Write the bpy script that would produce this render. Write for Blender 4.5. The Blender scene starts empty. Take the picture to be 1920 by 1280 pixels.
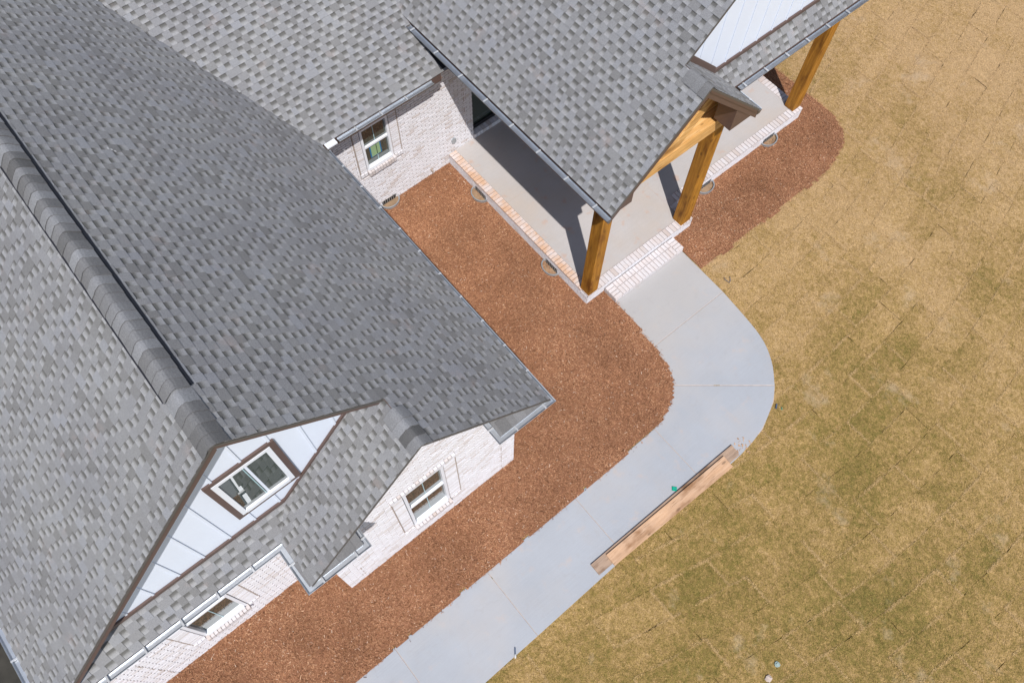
import bpy, math, random
import numpy as np
from mathutils import Vector, Matrix
from mathutils.bvhtree import BVHTree

random.seed(11)
rng = np.random.default_rng(11)
S = 1.185                      # drawing unit -> metres
scn = bpy.context.scene
col = scn.collection

# ------------------------------------------------------------------ camera, light, exposure
RC = np.array([[0.637, 0.7708, 0.0092], [0.7013, -0.5745, -0.4222], [-0.3201, 0.2754, -0.9065]])
_u, _s, _v = np.linalg.svd(RC); RC = _u @ _v
CAMH = 13.5
FPX = 1532.35
cam_data = bpy.data.cameras.new('camera')
cam = bpy.data.objects.new('camera', cam_data); col.objects.link(cam)
right, down, fwd = RC[0], RC[1], RC[2]
M = Matrix(((right[0], -down[0], -fwd[0], 0), (right[1], -down[1], -fwd[1], 0), (right[2], -down[2], -fwd[2], CAMH * S), (0, 0, 0, 1)))
cam.matrix_world = M
cam_data.sensor_width = 36.0
cam_data.lens = 36.0 * FPX / 1920.0
cam_data.clip_start = 0.1; cam_data.clip_end = 2000
scn.camera = cam

ELEV = math.radians(58.0)
SUNXY = (0.877, -0.480)
world = bpy.data.worlds.new('World'); scn.world = world; world.use_nodes = True
wn = world.node_tree
for n in list(wn.nodes): wn.nodes.remove(n)
wo = wn.nodes.new('ShaderNodeOutputWorld'); wb = wn.nodes.new('ShaderNodeBackground'); ws = wn.nodes.new('ShaderNodeTexSky')
ws.sky_type = 'NISHITA'; ws.sun_disc = False; ws.sun_elevation = ELEV; ws.sun_rotation = math.atan2(SUNXY[0], SUNXY[1])
ws.air_density = 1.0; ws.dust_density = 0.6; ws.ozone_density = 1.0
wb.inputs['Strength'].default_value = 0.125
wh = wn.nodes.new('ShaderNodeHueSaturation'); wh.inputs['Saturation'].default_value = 0.80
wn.links.new(ws.outputs[0], wh.inputs['Color']); wn.links.new(wh.outputs[0], wb.inputs[0]); wn.links.new(wb.outputs[0], wo.inputs[0])
sd = bpy.data.lights.new('sun', 'SUN'); sd.energy = 4.75; sd.angle = math.radians(0.53); sd.color = (1.0, 0.97, 0.935)
sun = bpy.data.objects.new('sun', sd); col.objects.link(sun)
sv = Vector((SUNXY[0] * math.cos(ELEV), SUNXY[1] * math.cos(ELEV), math.sin(ELEV)))
sun.rotation_euler = sv.to_track_quat('Z', 'Y').to_euler(); sun.location = (0, 0, 30)
scn.view_settings.view_transform = 'Standard'; scn.view_settings.look = 'None'
scn.view_settings.exposure = 0.0; scn.view_settings.gamma = 1.0; scn.view_settings.use_curve_mapping = False
scn.render.engine = 'CYCLES'
scn.cycles.max_bounces = 6; scn.cycles.diffuse_bounces = 3; scn.cycles.glossy_bounces = 3

CAMP = np.array([0, 0, CAMH])
def proj(w):
    q = (np.asarray(w, float) - CAMP) @ RC.T
    return np.stack([960 + FPX * q[..., 0] / q[..., 2], 640 + FPX * q[..., 1] / q[..., 2]], -1)
def px_area(pts):
    p = proj(np.array(pts)); x, y = p[:, 0], p[:, 1]
    if x.min() < 0 or x.max() > 1920 or y.min() < 0 or y.max() > 1280: return 0.0
    return 0.5 * (np.dot(x, np.roll(y, -1)) - np.dot(y, np.roll(x, -1)))   # signed: faces the camera if > 0 after orientation

# ------------------------------------------------------------------ materials
def new_mat(name):
    m = bpy.data.materials.new(name); m.use_nodes = True
    nt = m.node_tree; b = nt.nodes['Principled BSDF']
    return m, nt, b
def N(nt, t, **kw):
    n = nt.nodes.new(t)
    for k, v in kw.items(): setattr(n, k, v)
    return n
def ramp(nt, src, stops, interp='LINEAR'):
    r = N(nt, 'ShaderNodeValToRGB'); r.color_ramp.interpolation = interp
    el = r.color_ramp.elements
    while len(el) > 1: el.remove(el[-1])
    el[0].position = stops[0][0]; el[0].color = (*stops[0][1], 1)
    for p, c in stops[1:]:
        e = el.new(p); e.color = (*c, 1)
    nt.links.new(src, r.inputs[0]); return r.outputs[0]
def noise(nt, scale, detail=4, rough=0.55, vec=None, dist=0.0):
    n = N(nt, 'ShaderNodeTexNoise'); n.inputs['Scale'].default_value = scale; n.inputs['Detail'].default_value = detail
    n.inputs['Roughness'].default_value = rough; n.inputs['Distortion'].default_value = dist
    nt.links.new(vec if vec is not None else coords(nt), n.inputs['Vector']); return n.outputs[0]
def coords(nt):
    g = nt.nodes.get('GEO') or N(nt, 'ShaderNodeNewGeometry'); g.name = 'GEO'
    return g.outputs['Position']
def stretched(nt, sx, sy, sz, rot=(0, 0, 0)):
    mp = N(nt, 'ShaderNodeMapping'); mp.inputs['Scale'].default_value = (sx, sy, sz); mp.inputs['Rotation'].default_value = rot
    nt.links.new(coords(nt), mp.inputs[0]); return mp.outputs[0]
def mix(nt, f, a, b, mode='MIX'):
    m = N(nt, 'ShaderNodeMix', data_type='RGBA', blend_type=mode)
    for s, i in ((f, 0), (a, 6), (b, 7)):
        if isinstance(s, (int, float)): m.inputs[i].default_value = s
        elif isinstance(s, tuple): m.inputs[i].default_value = (*s, 1)
        else: nt.links.new(s, m.inputs[i])
    return m.outputs[2]
def mth(nt, op, a, b=0.0, clamp=False):
    m = N(nt, 'ShaderNodeMath', operation=op); m.use_clamp = clamp
    for s, i in ((a, 0), (b, 1)):
        if isinstance(s, (int, float)): m.inputs[i].default_value = s
        else: nt.links.new(s, m.inputs[i])
    return m.outputs[0]
def bump(nt, b, h, strength=0.3, dist=0.01):
    n = N(nt, 'ShaderNodeBump'); n.inputs['Strength'].default_value = strength; n.inputs['Distance'].default_value = dist
    nt.links.new(h, n.inputs['Height']); nt.links.new(n.outputs[0], b.inputs['Normal'])
def attr(nt, name):
    a = N(nt, 'ShaderNodeAttribute'); a.attribute_name = name; return a
def setc(nt, b, c):
    if isinstance(c, tuple): b.inputs['Base Color'].default_value = (*c, 1)
    else: nt.links.new(c, b.inputs['Base Color'])
def plain(name, c, rough=0.6, metal=0.0, spec=0.4, var=0.0, vs=8.0):
    m, nt, b = new_mat(name)
    if var:
        n = noise(nt, vs, 4); lo = tuple(x * (1 - var) for x in c); hi = tuple(min(1, x * (1 + var)) for x in c)
        setc(nt, b, ramp(nt, n, [(0.3, lo), (0.7, hi)]))
    else: setc(nt, b, c)
    b.inputs['Roughness'].default_value = rough; b.inputs['Metallic'].default_value = metal; b.inputs['Specular IOR Level'].default_value = spec
    return m

# shingles: 'tone' 0..1 per shingle, UV.y = height fraction in the course, UV.x > 0.5 marks the laminated tab
def shingle_mat():
    m, nt, b = new_mat('asphalt_shingle')
    t = attr(nt, 'tone').outputs['Fac']
    uv = N(nt, 'ShaderNodeSeparateXYZ'); u = N(nt, 'ShaderNodeUVMap'); u.uv_map = 'band'; nt.links.new(u.outputs[0], uv.inputs[0])
    tabc = ramp(nt, t, [(0.0, (0.190, 0.187, 0.187)), (0.12, (0.202, 0.199, 0.200)), (0.24, (0.230, 0.228, 0.233)), (0.85, (0.252, 0.252, 0.262)), (1.0, (0.272, 0.276, 0.295))])
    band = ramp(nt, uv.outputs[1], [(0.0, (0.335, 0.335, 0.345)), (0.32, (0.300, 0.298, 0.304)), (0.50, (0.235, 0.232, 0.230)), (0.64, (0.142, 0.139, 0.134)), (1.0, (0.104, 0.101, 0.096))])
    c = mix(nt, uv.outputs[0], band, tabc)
    g = noise(nt, 260, 2, 0.8); gr = ramp(nt, g, [(0.34, (0.70, 0.70, 0.72)), (0.5, (1.0, 1.0, 1.0)), (0.66, (1.30, 1.30, 1.28))])
    c = mix(nt, 1.0, c, gr, 'MULTIPLY')
    g4 = noise(nt, 62, 3, 0.8); c = mix(nt, 1.0, c, ramp(nt, g4, [(0.32, (0.86, 0.86, 0.87)), (0.68, (1.15, 1.15, 1.14))]), 'MULTIPLY')
    l = noise(nt, 0.9, 3); lr = ramp(nt, l, [(0.3, (0.82, 0.82, 0.835)), (0.7, (0.93, 0.93, 0.915))])
    c = mix(nt, 1.0, c, lr, 'MULTIPLY')
    # pinkish clay dust that collects in places
    p = noise(nt, 2.2, 5, 0.65); pr = ramp(nt, p, [(0.60, (0, 0, 0)), (0.78, (0.35, 0.35, 0.35))])
    c = mix(nt, pr, c, (0.38, 0.29, 0.26))
    setc(nt, b, c); b.inputs['Roughness'].default_value = 0.9; b.inputs['Specular IOR Level'].default_value = 0.25
    bump(nt, b, g, 0.5, 0.004)
    return m
def cap_mat():
    m, nt, b = new_mat('ridge_cap_shingle')
    t = attr(nt, 'tone').outputs['Fac']
    c = ramp(nt, t, [(0.0, (0.105, 0.103, 0.104)), (0.5, (0.165, 0.163, 0.167)), (1.0, (0.245, 0.248, 0.262))])
    g4 = noise(nt, 50, 3, 0.8); c = mix(nt, 1.0, c, ramp(nt, g4, [(0.32, (0.82, 0.82, 0.83)), (0.68, (1.2, 1.2, 1.18))]), 'MULTIPLY')
    g = noise(nt, 240, 2, 0.8); gr = ramp(nt, g, [(0.34, (0.72, 0.72, 0.74)), (0.5, (1.0, 1.0, 1.0)), (0.66, (1.28, 1.28, 1.25))])
    c = mix(nt, 1.0, c, gr, 'MULTIPLY'); setc(nt, b, c); b.inputs['Roughness'].default_value = 0.9; b.inputs['Specular IOR Level'].default_value = 0.25
    bump(nt, b, g, 0.5, 0.004); return m
def brick_mat(name, stain=0.0, dark=1.0):
    m, nt, b = new_mat(name)
    t = attr(nt, 'tone').outputs['Fac']
    base = ramp(nt, t, [(0.0, (0.62, 0.565, 0.54)), (0.08, (0.70, 0.67, 0.66)), (0.25, (0.765, 0.765, 0.785)), (1.0, (0.83, 0.835, 0.87))])
    n1 = noise(nt, 26, 5, 0.7); bl = ramp(nt, n1, [(0.44, (0, 0, 0)), (0.62, (1, 1, 1))])
    c = mix(nt, mth(nt, 'MULTIPLY', bl, 0.26), base, (0.58, 0.50, 0.47))
    n2 = noise(nt, 2.6, 4, 0.6); b2 = ramp(nt, n2, [(0.42, (0, 0, 0)), (0.7, (1, 1, 1))])
    c = mix(nt, mth(nt, 'MULTIPLY', b2, 0.18), c, (0.64, 0.615, 0.60))
    if stain:
        n3 = noise(nt, 3.2, 5, 0.65); b3 = ramp(nt, n3, [(0.38, (0.35, 0.35, 0.35)), (0.62, (1, 1, 1))])
        c = mix(nt, mth(nt, 'MULTIPLY', b3, stain), c, (0.68, 0.42, 0.25))
    if dark != 1.0: c = mix(nt, 1.0, c, (dark, dark * 0.985, dark), 'MULTIPLY')
    setc(nt, b, c); b.inputs['Roughness'].default_value = 0.85; b.inputs['Specular IOR Level'].default_value = 0.25
    bump(nt, b, noise(nt, 90, 4, 0.7), 0.5, 0.004); return m
def mortar_mat(name, c0=(0.38, 0.335, 0.32), c1=(0.52, 0.47, 0.46)):
    m, nt, b = new_mat(name)
    setc(nt, b, ramp(nt, noise(nt, 9, 5, 0.6), [(0.3, c0), (0.7, c1)])); b.inputs['Roughness'].default_value = 0.95
    b.inputs['Specular IOR Level'].default_value = 0.2
    bump(nt, b, noise(nt, 120, 3), 0.4, 0.003); return m
def wood_mat(name, cols, axis, freq=26, along=1.3):
    m, nt, b = new_mat(name)
    sc = [freq, freq, freq]; sc[axis] = along
    v = stretched(nt, *sc)
    n = noise(nt, 1.0, 5, 0.6, v, 0.6)
    c = ramp(nt, n, [(0.25, cols[0]), (0.5, cols[1]), (0.75, cols[2])])
    # knots and cloudy stain
    sk = [4.5, 4.5, 4.5]; sk[axis] = 1.8
    k = noise(nt, 1.0, 3, 0.5, stretched(nt, *sk)); kr = ramp(nt, k, [(0.30, (0.55, 0.45, 0.35)), (0.45, (1, 1, 1)), (0.72, (1.22, 1.2, 1.15))])
    c = mix(nt, 1.0, c, kr, 'MULTIPLY')
    vo = N(nt, 'ShaderNodeTexVoronoi'); vo.inputs['Scale'].default_value = 1.0
    kk = [5.0, 5.0, 5.0]; kk[axis] = 2.2
    nt.links.new(stretched(nt, *kk), vo.inputs['Vector'])
    kd = ramp(nt, vo.outputs['Distance'], [(0.0, (1, 1, 1)), (0.10, (0.8, 0.8, 0.8)), (0.15, (0, 0, 0))])
    c = mix(nt, mth(nt, 'MULTIPLY', kd, 0.65), c, tuple(x * 0.35 for x in cols[0]))
    ck = noise(nt, 1.0, 3, 0.7, stretched(nt, *[q * 3.2 for q in sc])); c = mix(nt, 1.0, c, ramp(nt, ck, [(0.30, (0.62, 0.58, 0.54)), (0.44, (1, 1, 1)), (0.7, (1.08, 1.08, 1.08))]), 'MULTIPLY')
    setc(nt, b, c); b.inputs['Roughness'].default_value = 0.72; b.inputs['Specular IOR Level'].default_value = 0.25
    bump(nt, b, ck, 0.35, 0.004); return m
def concrete_mat(name, base, tint, tf, stain=None):
    m, nt, b = new_mat(name)
    a = ramp(nt, noise(nt, 0.8, 6, 0.6), [(0.3, tuple(x * 0.93 for x in base)), (0.7, tuple(min(1, x * 1.05) for x in base))])
    s = noise(nt, 1.0, 4, 0.6, stretched(nt, 60, 1.4, 1)); br = ramp(nt, s, [(0.3, (0.965, 0.965, 0.965)), (0.7, (1.03, 1.03, 1.03))])
    a = mix(nt, 1.0, a, br, 'MULTIPLY')
    t = noise(nt, 0.55, 5, 0.62); tr = ramp(nt, t, [(0.46, (0, 0, 0)), (0.72, (1, 1, 1))])
    a = mix(nt, mth(nt, 'MULTIPLY', tr, tf), a, tint)
    if stain:
        q = noise(nt, 3.1, 5, 0.55); qr = ramp(nt, q, [(0.60, (0, 0, 0)), (0.76, (1, 1, 1))])
        a = mix(nt, mth(nt, 'MULTIPLY', qr, stain[1]), a, stain[0])
    if name.startswith('broom'):
        sx = N(nt, 'ShaderNodeSeparateXYZ'); nt.links.new(coords(nt), sx.inputs[0])
        dst = mth(nt, 'ADD', mth(nt, 'MULTIPLY', sx.outputs[0], -0.55), mth(nt, 'MULTIPLY', noise(nt, 1.2, 4), 1.6))
        dr = ramp(nt, dst, [(0.0, (0, 0, 0)), (1.0, (1, 1, 1))]); dd = mth(nt, 'SUBTRACT', dst, 1.9, True)
        a = mix(nt, mth(nt, 'MULTIPLY', dd, 0.55, True), a, (0.42, 0.385, 0.355))
        sc = noise(nt, 5.0, 6, 0.7, None, 1.0); scr = ramp(nt, sc, [(0.56, (0, 0, 0)), (0.72, (1, 1, 1))]); a = mix(nt, mth(nt, 'MULTIPLY', scr, 0.30), a, (0.30, 0.285, 0.28))
    f = noise(nt, 70, 3, 0.7); fr = ramp(nt, f, [(0.3, (0.94, 0.94, 0.94)), (0.7, (1.05, 1.05, 1.05))])
    a = mix(nt, 1.0, a, fr, 'MULTIPLY')
    setc(nt, b, a); b.inputs['Roughness'].default_value = 0.85; b.inputs['Specular IOR Level'].default_value = 0.3
    bump(nt, b, s, 0.25, 0.002); return m
def mulch_mat(name, base):
    m, nt, b = new_mat(name)
    n = noise(nt, 60, 4, 0.75, None, 1.2)
    a = ramp(nt, n, [(0.25, (0.10, 0.045, 0.022)), (0.45, (0.25, 0.112, 0.060)), (0.62, (0.37, 0.178, 0.102)), (0.8, (0.48, 0.27, 0.15))])
    l = ramp(nt, noise(nt, 0.9, 4), [(0.3, (0.82, 0.80, 0.78)), (0.7, (1.12, 1.1, 1.08))]); a = mix(nt, 1.0, a, l, 'MULTIPLY')
    if not base:
        t = attr(nt, 'tone').outputs['Fac']
        a2 = ramp(nt, t, [(0.0, (0.070, 0.030, 0.015)), (0.25, (0.27, 0.125, 0.060)), (0.55, (0.405, 0.203, 0.112)), (0.85, (0.53, 0.298, 0.172)), (0.97, (0.64, 0.42, 0.27)), (1.0, (0.72, 0.56, 0.44))])
        a = mix(nt, 1.0, a2, l, 'MULTIPLY')
    setc(nt, b, a); b.inputs['Roughness'].default_value = 0.9; b.inputs['Specular IOR Level'].default_value = 0.2
    if base: bump(nt, b, n, 0.9, 0.03)
    return m
LAWN_PATCH = None
def lawn_mat(name, kind):
    m, nt, b = new_mat(name)
    # large sun-bleached and green areas, then slab tone, then blade-size grain
    big = noise(nt, 0.17, 4, 0.6); mid = noise(nt, 1.1, 5, 0.65); fine = noise(nt, 30, 5, 0.75, None, 1.0)
    tone = attr(nt, 'tone').outputs['Fac']
    g = mth(nt, 'ADD', mth(nt, 'MULTIPLY', big, 0.95), mth(nt, 'MULTIPLY', mid, 0.38))
    g = mth(nt, 'ADD', g, mth(nt, 'MULTIPLY', noise(nt, 6.5, 5, 0.75), 0.62)); g = mth(nt, 'ADD', g, mth(nt, 'MULTIPLY', noise(nt, 11, 4, 0.8, None, 0.8), 0.80)); g = mth(nt, 'SUBTRACT', g, 0.81)
    g = mth(nt, 'ADD', g, mth(nt, 'MULTIPLY', tone, 0.13))
    # greener towards the front of the lot
    sx = N(nt, 'ShaderNodeSeparateXYZ'); nt.links.new(coords(nt), sx.inputs[0])
    gx = mth(nt, 'MULTIPLY', mth(nt, 'SUBTRACT', mth(nt, 'ADD', mth(nt, 'MULTIPLY', sx.outputs[0], 1.0), 5.2), mth(nt, 'MULTIPLY', sx.outputs[1], 0.62)), 0.016)
    g = mth(nt, 'ADD', g, gx)
    if kind == 'blade':
        c = ramp(nt, mth(nt, 'ADD', g, mth(nt, 'MULTIPLY', attr(nt, 'shade').outputs['Fac'], 0.36)),
                 [(0.56, (0.56, 0.40, 0.235)), (0.72, (0.46, 0.315, 0.155)), (0.86, (0.345, 0.24, 0.098)), (0.98, (0.25, 0.190, 0.066)), (1.14, (0.18, 0.152, 0.048))])
    else:
        gg = mth(nt, 'ADD', g, mth(nt, 'MULTIPLY', mth(nt, 'SUBTRACT', fine, 0.5), 0.5))
        c = ramp(nt, gg, [(0.38, (0.46, 0.32, 0.185)), (0.54, (0.39, 0.265, 0.132)), (0.66, (0.30, 0.208, 0.088)), (0.78, (0.225, 0.168, 0.060)), (0.92, (0.165, 0.138, 0.044))])
        fr = ramp(nt, noise(nt, 75, 4, 0.8, None, 1.5), [(0.28, (0.45, 0.42, 0.38)), (0.45, (0.92, 0.92, 0.9)), (0.6, (1.1, 1.1, 1.1)), (0.75, (1.45, 1.42, 1.35))])
        c = mix(nt, 1.0, c, fr, 'MULTIPLY')
    wv = N(nt, 'ShaderNodeTexNoise'); wv.inputs['Scale'].default_value = 24; wv.inputs['Detail'].default_value = 3; wv.inputs['Distortion'].default_value = 2.5; nt.links.new(coords(nt), wv.inputs['Vector'])
    c = mix(nt, 1.0, c, ramp(nt, wv.outputs[0], [(0.32, (0.60, 0.58, 0.53)), (0.5, (1.0, 1.0, 1.0)), (0.66, (1.40, 1.39, 1.38))]), 'MULTIPLY')
    # bare sandy scuffs
    sn = noise(nt, 0.75, 6, 0.7); sr = ramp(nt, sn, [(0.58, (0, 0, 0)), (0.70, (1, 1, 1))])
    c = mix(nt, mth(nt, 'MULTIPLY', sr, 0.6), c, (0.50, 0.39, 0.29))
    dry = mth(nt, 'ADD', mth(nt, 'MULTIPLY', gx, -6.0), mth(nt, 'SUBTRACT', noise(nt, 0.5, 4, 0.6), 0.42), True)
    c = mix(nt, 1.0, c, (0.93, 0.905, 0.76), 'MULTIPLY'); c = mix(nt, mth(nt, 'MULTIPLY', dry, 0.55), c, mix(nt, 1.0, c, (1.0, 0.975, 1.12), 'MULTIPLY'))
    setc(nt, b, c); b.inputs['Roughness'].default_value = 0.9; b.inputs['Specular IOR Level'].default_value = 0.15
    if kind != 'blade': bump(nt, b, fine, 0.8, 0.02)
    return m

MT = {}
MT['shingle'] = shingle_mat(); MT['cap'] = cap_mat()
MT['brick'] = brick_mat('whitewashed_brick', 0.0, 0.92); MT['brick_stain'] = brick_mat('whitewashed_brick_clay_stained', 0.9, 0.84)
MT['brick_tread'] = brick_mat('whitewashed_brick_tread', 0.25, 0.78)
MT['mortar'] = mortar_mat('mortar'); MT['joint'] = mortar_mat('control_joint_sealant', (0.36, 0.29, 0.25), (0.44, 0.36, 0.31))
MT['post'] = wood_mat('stained_cedar_vertical', ((0.20, 0.078, 0.009), (0.32, 0.140, 0.017), (0.43, 0.200, 0.028)), 2)
MT['beam'] = wood_mat('stained_cedar_beam', ((0.40, 0.20, 0.055), (0.56, 0.31, 0.105), (0.66, 0.43, 0.20)), 1)
MT['board'] = wood_mat('pine_board', ((0.36, 0.215, 0.125), (0.47, 0.295, 0.185), (0.53, 0.36, 0.245)), 1, 14, 0.9)
MT['board_old'] = wood_mat('weathered_pine_board', ((0.22, 0.155, 0.115), (0.32, 0.225, 0.165), (0.40, 0.29, 0.215)), 1, 20, 0.9)
MT['path'] = concrete_mat('broom_finished_concrete', (0.345, 0.360, 0.392), (0.395, 0.368, 0.355), 0.6, ((0.50, 0.37, 0.29), 0.40))
MT['porch'] = concrete_mat('porch_concrete', (0.435, 0.408, 0.398), (0.46, 0.385, 0.325), 0.75, ((0.50, 0.26, 0.14), 0.55))
MT['groove'] = plain('clay_in_groove', (0.44, 0.36, 0.31), 0.95, var=0.15)
MT['mulch_base'] = mulch_mat('mulch_bed_surface', True); MT['mulch'] = mulch_mat('shredded_mulch', False)
MT['sod'] = lawn_mat('dormant_sod', 'sod'); MT['blade'] = lawn_mat('dormant_grass_blade', 'blade')
MT['soil'] = plain('clay_soil', (0.27, 0.18, 0.11), 0.95, var=0.3, vs=5)
MT['dark_ground'] = plain('dark_ground_patch', (0.035, 0.032, 0.026), 0.9, var=0.3, vs=4)
MT['trim'] = plain('brown_painted_trim', (0.100, 0.062, 0.051), 0.42, var=0.06, spec=0.5)
MT['trim_dark'] = plain('bronze_drip_edge', (0.085, 0.078, 0.070), 0.4, var=0.05, spec=0.5)
MT['siding'] = plain('white_painted_siding', (0.715, 0.765, 0.865), 0.5, var=0.012, vs=2)
MT['white'] = plain('white_vinyl', (0.76, 0.78, 0.83), 0.35, spec=0.5)
MT['muntin'] = plain('window_grid_behind_glass', (0.36, 0.52, 0.56), 0.35)
MT['gutter_in'] = plain('gutter_inside_metal', (0.60, 0.63, 0.67), 0.50, metal=1.0, spec=0.5, var=0.06)
MT['gutter_out'] = plain('gutter_outside_metal', (0.13, 0.115, 0.105), 0.35, metal=0.5, spec=0.6, var=0.06)
MT['zinc'] = plain('galvanised_steel', (0.42, 0.45, 0.47), 0.4, metal=0.6, var=0.15)
MT['bracket'] = plain('bright_aluminium', (0.52, 0.53, 0.55), 0.3, metal=0.3)
MT['black'] = plain('black_frame', (0.012, 0.012, 0.014), 0.4)
MT['felt_shade'] = plain('black_underlay_shade', (0.010, 0.011, 0.016), 0.7)
MT['vent'] = plain('dark_ridge_vent', (0.012, 0.013, 0.020), 0.7)
MT['dark'] = plain('dark_interior', (0.03, 0.025, 0.02), 0.9)
MT['soffit'] = plain('brown_soffit', (0.16, 0.11, 0.09), 0.6)
MT['paper_g'] = plain('green_sticker', (0.26, 0.38, 0.20), 0.6); MT['paper_b'] = plain('blue_sticker', (0.02, 0.14, 0.30), 0.6)
MT['green'] = plain('green_plastic', (0.0, 0.30, 0.20), 0.5, var=0.3, vs=60)
MT['aqua'] = plain('pale_blue_plastic', (0.26, 0.33, 0.31), 0.5, var=0.1, vs=30)
MT['navy'] = plain('blue_grey_plastic', (0.07, 0.10, 0.16), 0.35)
MT['paper'] = plain('white_scrap', (0.50, 0.50, 0.50), 0.6)
def glass_mat():
    m, nt, b = new_mat('window_glass')
    setc(nt, b, (0.045, 0.060, 0.050)); b.inputs['Roughness'].default_value = 0.02
    b.inputs['IOR'].default_value = 1.65; b.inputs['Specular IOR Level'].default_value = 0.9
    return m
MT['glass'] = glass_mat()

# ------------------------------------------------------------------ mesh helpers (coordinates in drawing units, world frame)
class MB:
    def __init__(self): self.v = []; self.f = []; self.mi = []; self.tone = []; self.uv = []
    def poly(self, pts, mi=0, tone=0.5, uv=None):
        i = len(self.v); self.v += [tuple(p) for p in pts]; self.f.append(tuple(range(i, i + len(pts))))
        self.mi.append(mi); self.tone.append(tone); self.uv += (uv if uv else [(1.0, 0.2)] * len(pts))
    def box(self, a, b, mi=0, tone=0.5, skip=()):
        x0, y0, z0 = a; x1, y1, z1 = b
        F = {'-z': [(x0, y0, z0), (x0, y1, z0), (x1, y1, z0), (x1, y0, z0)], '+z': [(x0, y0, z1), (x1, y0, z1), (x1, y1, z1), (x0, y1, z1)],
             '-y': [(x0, y0, z0), (x1, y0, z0), (x1, y0, z1), (x0, y0, z1)], '+y': [(x0, y1, z0), (x0, y1, z1), (x1, y1, z1), (x1, y1, z0)],
             '-x': [(x0, y0, z0), (x0, y0, z1), (x0, y1, z1), (x0, y1, z0)], '+x': [(x1, y0, z0), (x1, y1, z0), (x1, y1, z1), (x1, y0, z1)]}
        for k, q in F.items():
            if k not in skip: self.poly(q, mi, tone)
    def prism(self, pts, d, mi=0, tone=0.5, uvs=None):
        """extrude polygon pts (3d, ccw seen from outside) by vector -d (thickness)"""
        n = len(pts); P = [np.array(p, float) for p in pts]; Q = [p - np.array(d, float) for p in P]
        self.poly(P, mi, tone, uvs); self.poly(Q[::-1], mi, tone)
        for i in range(n):
            j = (i + 1) % n
            self.poly([P[i], Q[i], Q[j], P[j]], mi, tone, [uvs[i], uvs[i], uvs[j], uvs[j]] if uvs else None)
    def beam(self, a, b, w, h, up=(0, 0, 1), mi=0):
        a = np.array(a, float); b = np.array(b, float); t = (b - a) / np.linalg.norm(b - a); up = np.array(up, float)
        s = np.cross(t, up); s /= np.linalg.norm(s); u = np.cross(s, t)
        c = [(-s * w / 2 - u * h / 2), (s * w / 2 - u * h / 2), (s * w / 2 + u * h / 2), (-s * w / 2 + u * h / 2)]
        A = [a + k for k in c]; B = [b + k for k in c]
        self.poly(A[::-1], mi); self.poly(B, mi)
        for i in range(4):
            j = (i + 1) % 4; self.poly([A[i], A[j], B[j], B[i]], mi)
def finish(me, mats, tone=None, uv=None):
    for m in mats: me.materials.append(m)
    if tone is not None:
        a = me.attributes.new('tone', 'FLOAT', 'FACE'); a.data.foreach_set('value', np.asarray(tone, np.float32))
    if uv is not None:
        l = me.uv_layers.new(name='band'); l.data.foreach_set('uv', np.asarray(uv, np.float32).ravel())
def wloc(o):
    p = np.zeros(3)
    while o is not None: p += np.array(o.location); o = o.parent
    return p
def build(name, mb, mats, parent=None, origin=None, smooth=False, bevel=0.0):
    if not isinstance(mats, (list, tuple)): mats = [mats]
    V = np.array(mb.v, float) * S
    base = wloc(parent) if parent is not None else np.zeros(3)
    og = np.array(origin, float) * S if origin is not None else base
    me = bpy.data.meshes.new(name)
    me.from_pydata((V - og).tolist(), [], mb.f)
    finish(me, [MT[m] for m in mats], mb.tone, mb.uv)
    me.polygons.foreach_set('material_index', mb.mi)
    if smooth: me.polygons.foreach_set('use_smooth', [True] * len(mb.f))
    o = bpy.data.objects.new(name, me); col.objects.link(o); o.parent = parent; o.location = Vector(og - base)
    if bevel:
        import bmesh as _b
        bm = _b.new(); bm.from_mesh(me); _b.ops.remove_doubles(bm, verts=bm.verts, dist=1e-4); bm.to_mesh(me); bm.free()
        md = o.modifiers.new('bevel', 'BEVEL'); md.width = bevel; md.segments = 1; md.limit_method = 'ANGLE'
    me.update()
    return o
def tag(o, label=None, cat=None, group=None, kind=None):
    if label: o['label'] = label
    if cat: o['category'] = cat
    if group: o['group'] = group
    if kind: o['kind'] = kind
    return o
def empty(name, loc, label, cat, group=None):
    o = bpy.data.objects.new(name, None); o.empty_display_size = 0.3; col.objects.link(o); o.location = Vector(loc) * S
    return tag(o, label, cat, group)
def clip2(poly, a, b):
    """keep the part of a 2D polygon left of line a->b"""
    out = []; n = len(poly)
    def sd(p): return (b[0] - a[0]) * (p[1] - a[1]) - (b[1] - a[1]) * (p[0] - a[0])
    for i in range(n):
        p, q = poly[i], poly[(i + 1) % n]; sp, sq = sd(p), sd(q)
        if sp >= 0: out.append(p)
        if (sp >= 0) != (sq >= 0):
            t = sp / (sp - sq); out.append((p[0] + t * (q[0] - p[0]), p[1] + t * (q[1] - p[1])))
    return out
def clip_convex(poly, dom):
    for i in range(len(dom)):
        poly = clip2(poly, dom[i], dom[(i + 1) % len(dom)])
        if len(poly) < 3: return []
    return poly
def area2(p):
    return 0.5 * sum(p[i][0] * p[(i + 1) % len(p)][1] - p[(i + 1) % len(p)][0] * p[i][1] for i in range(len(p)))

# ------------------------------------------------------------------ ground
mb = MB(); mb.poly([(-70, -70, -0.075), (70, -70, -0.075), (70, 80, -0.075), (-70, 80, -0.075)])
ground = tag(build('ground', mb, 'soil'), 'bare clay soil under the lawn and beds', kind='structure')

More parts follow.
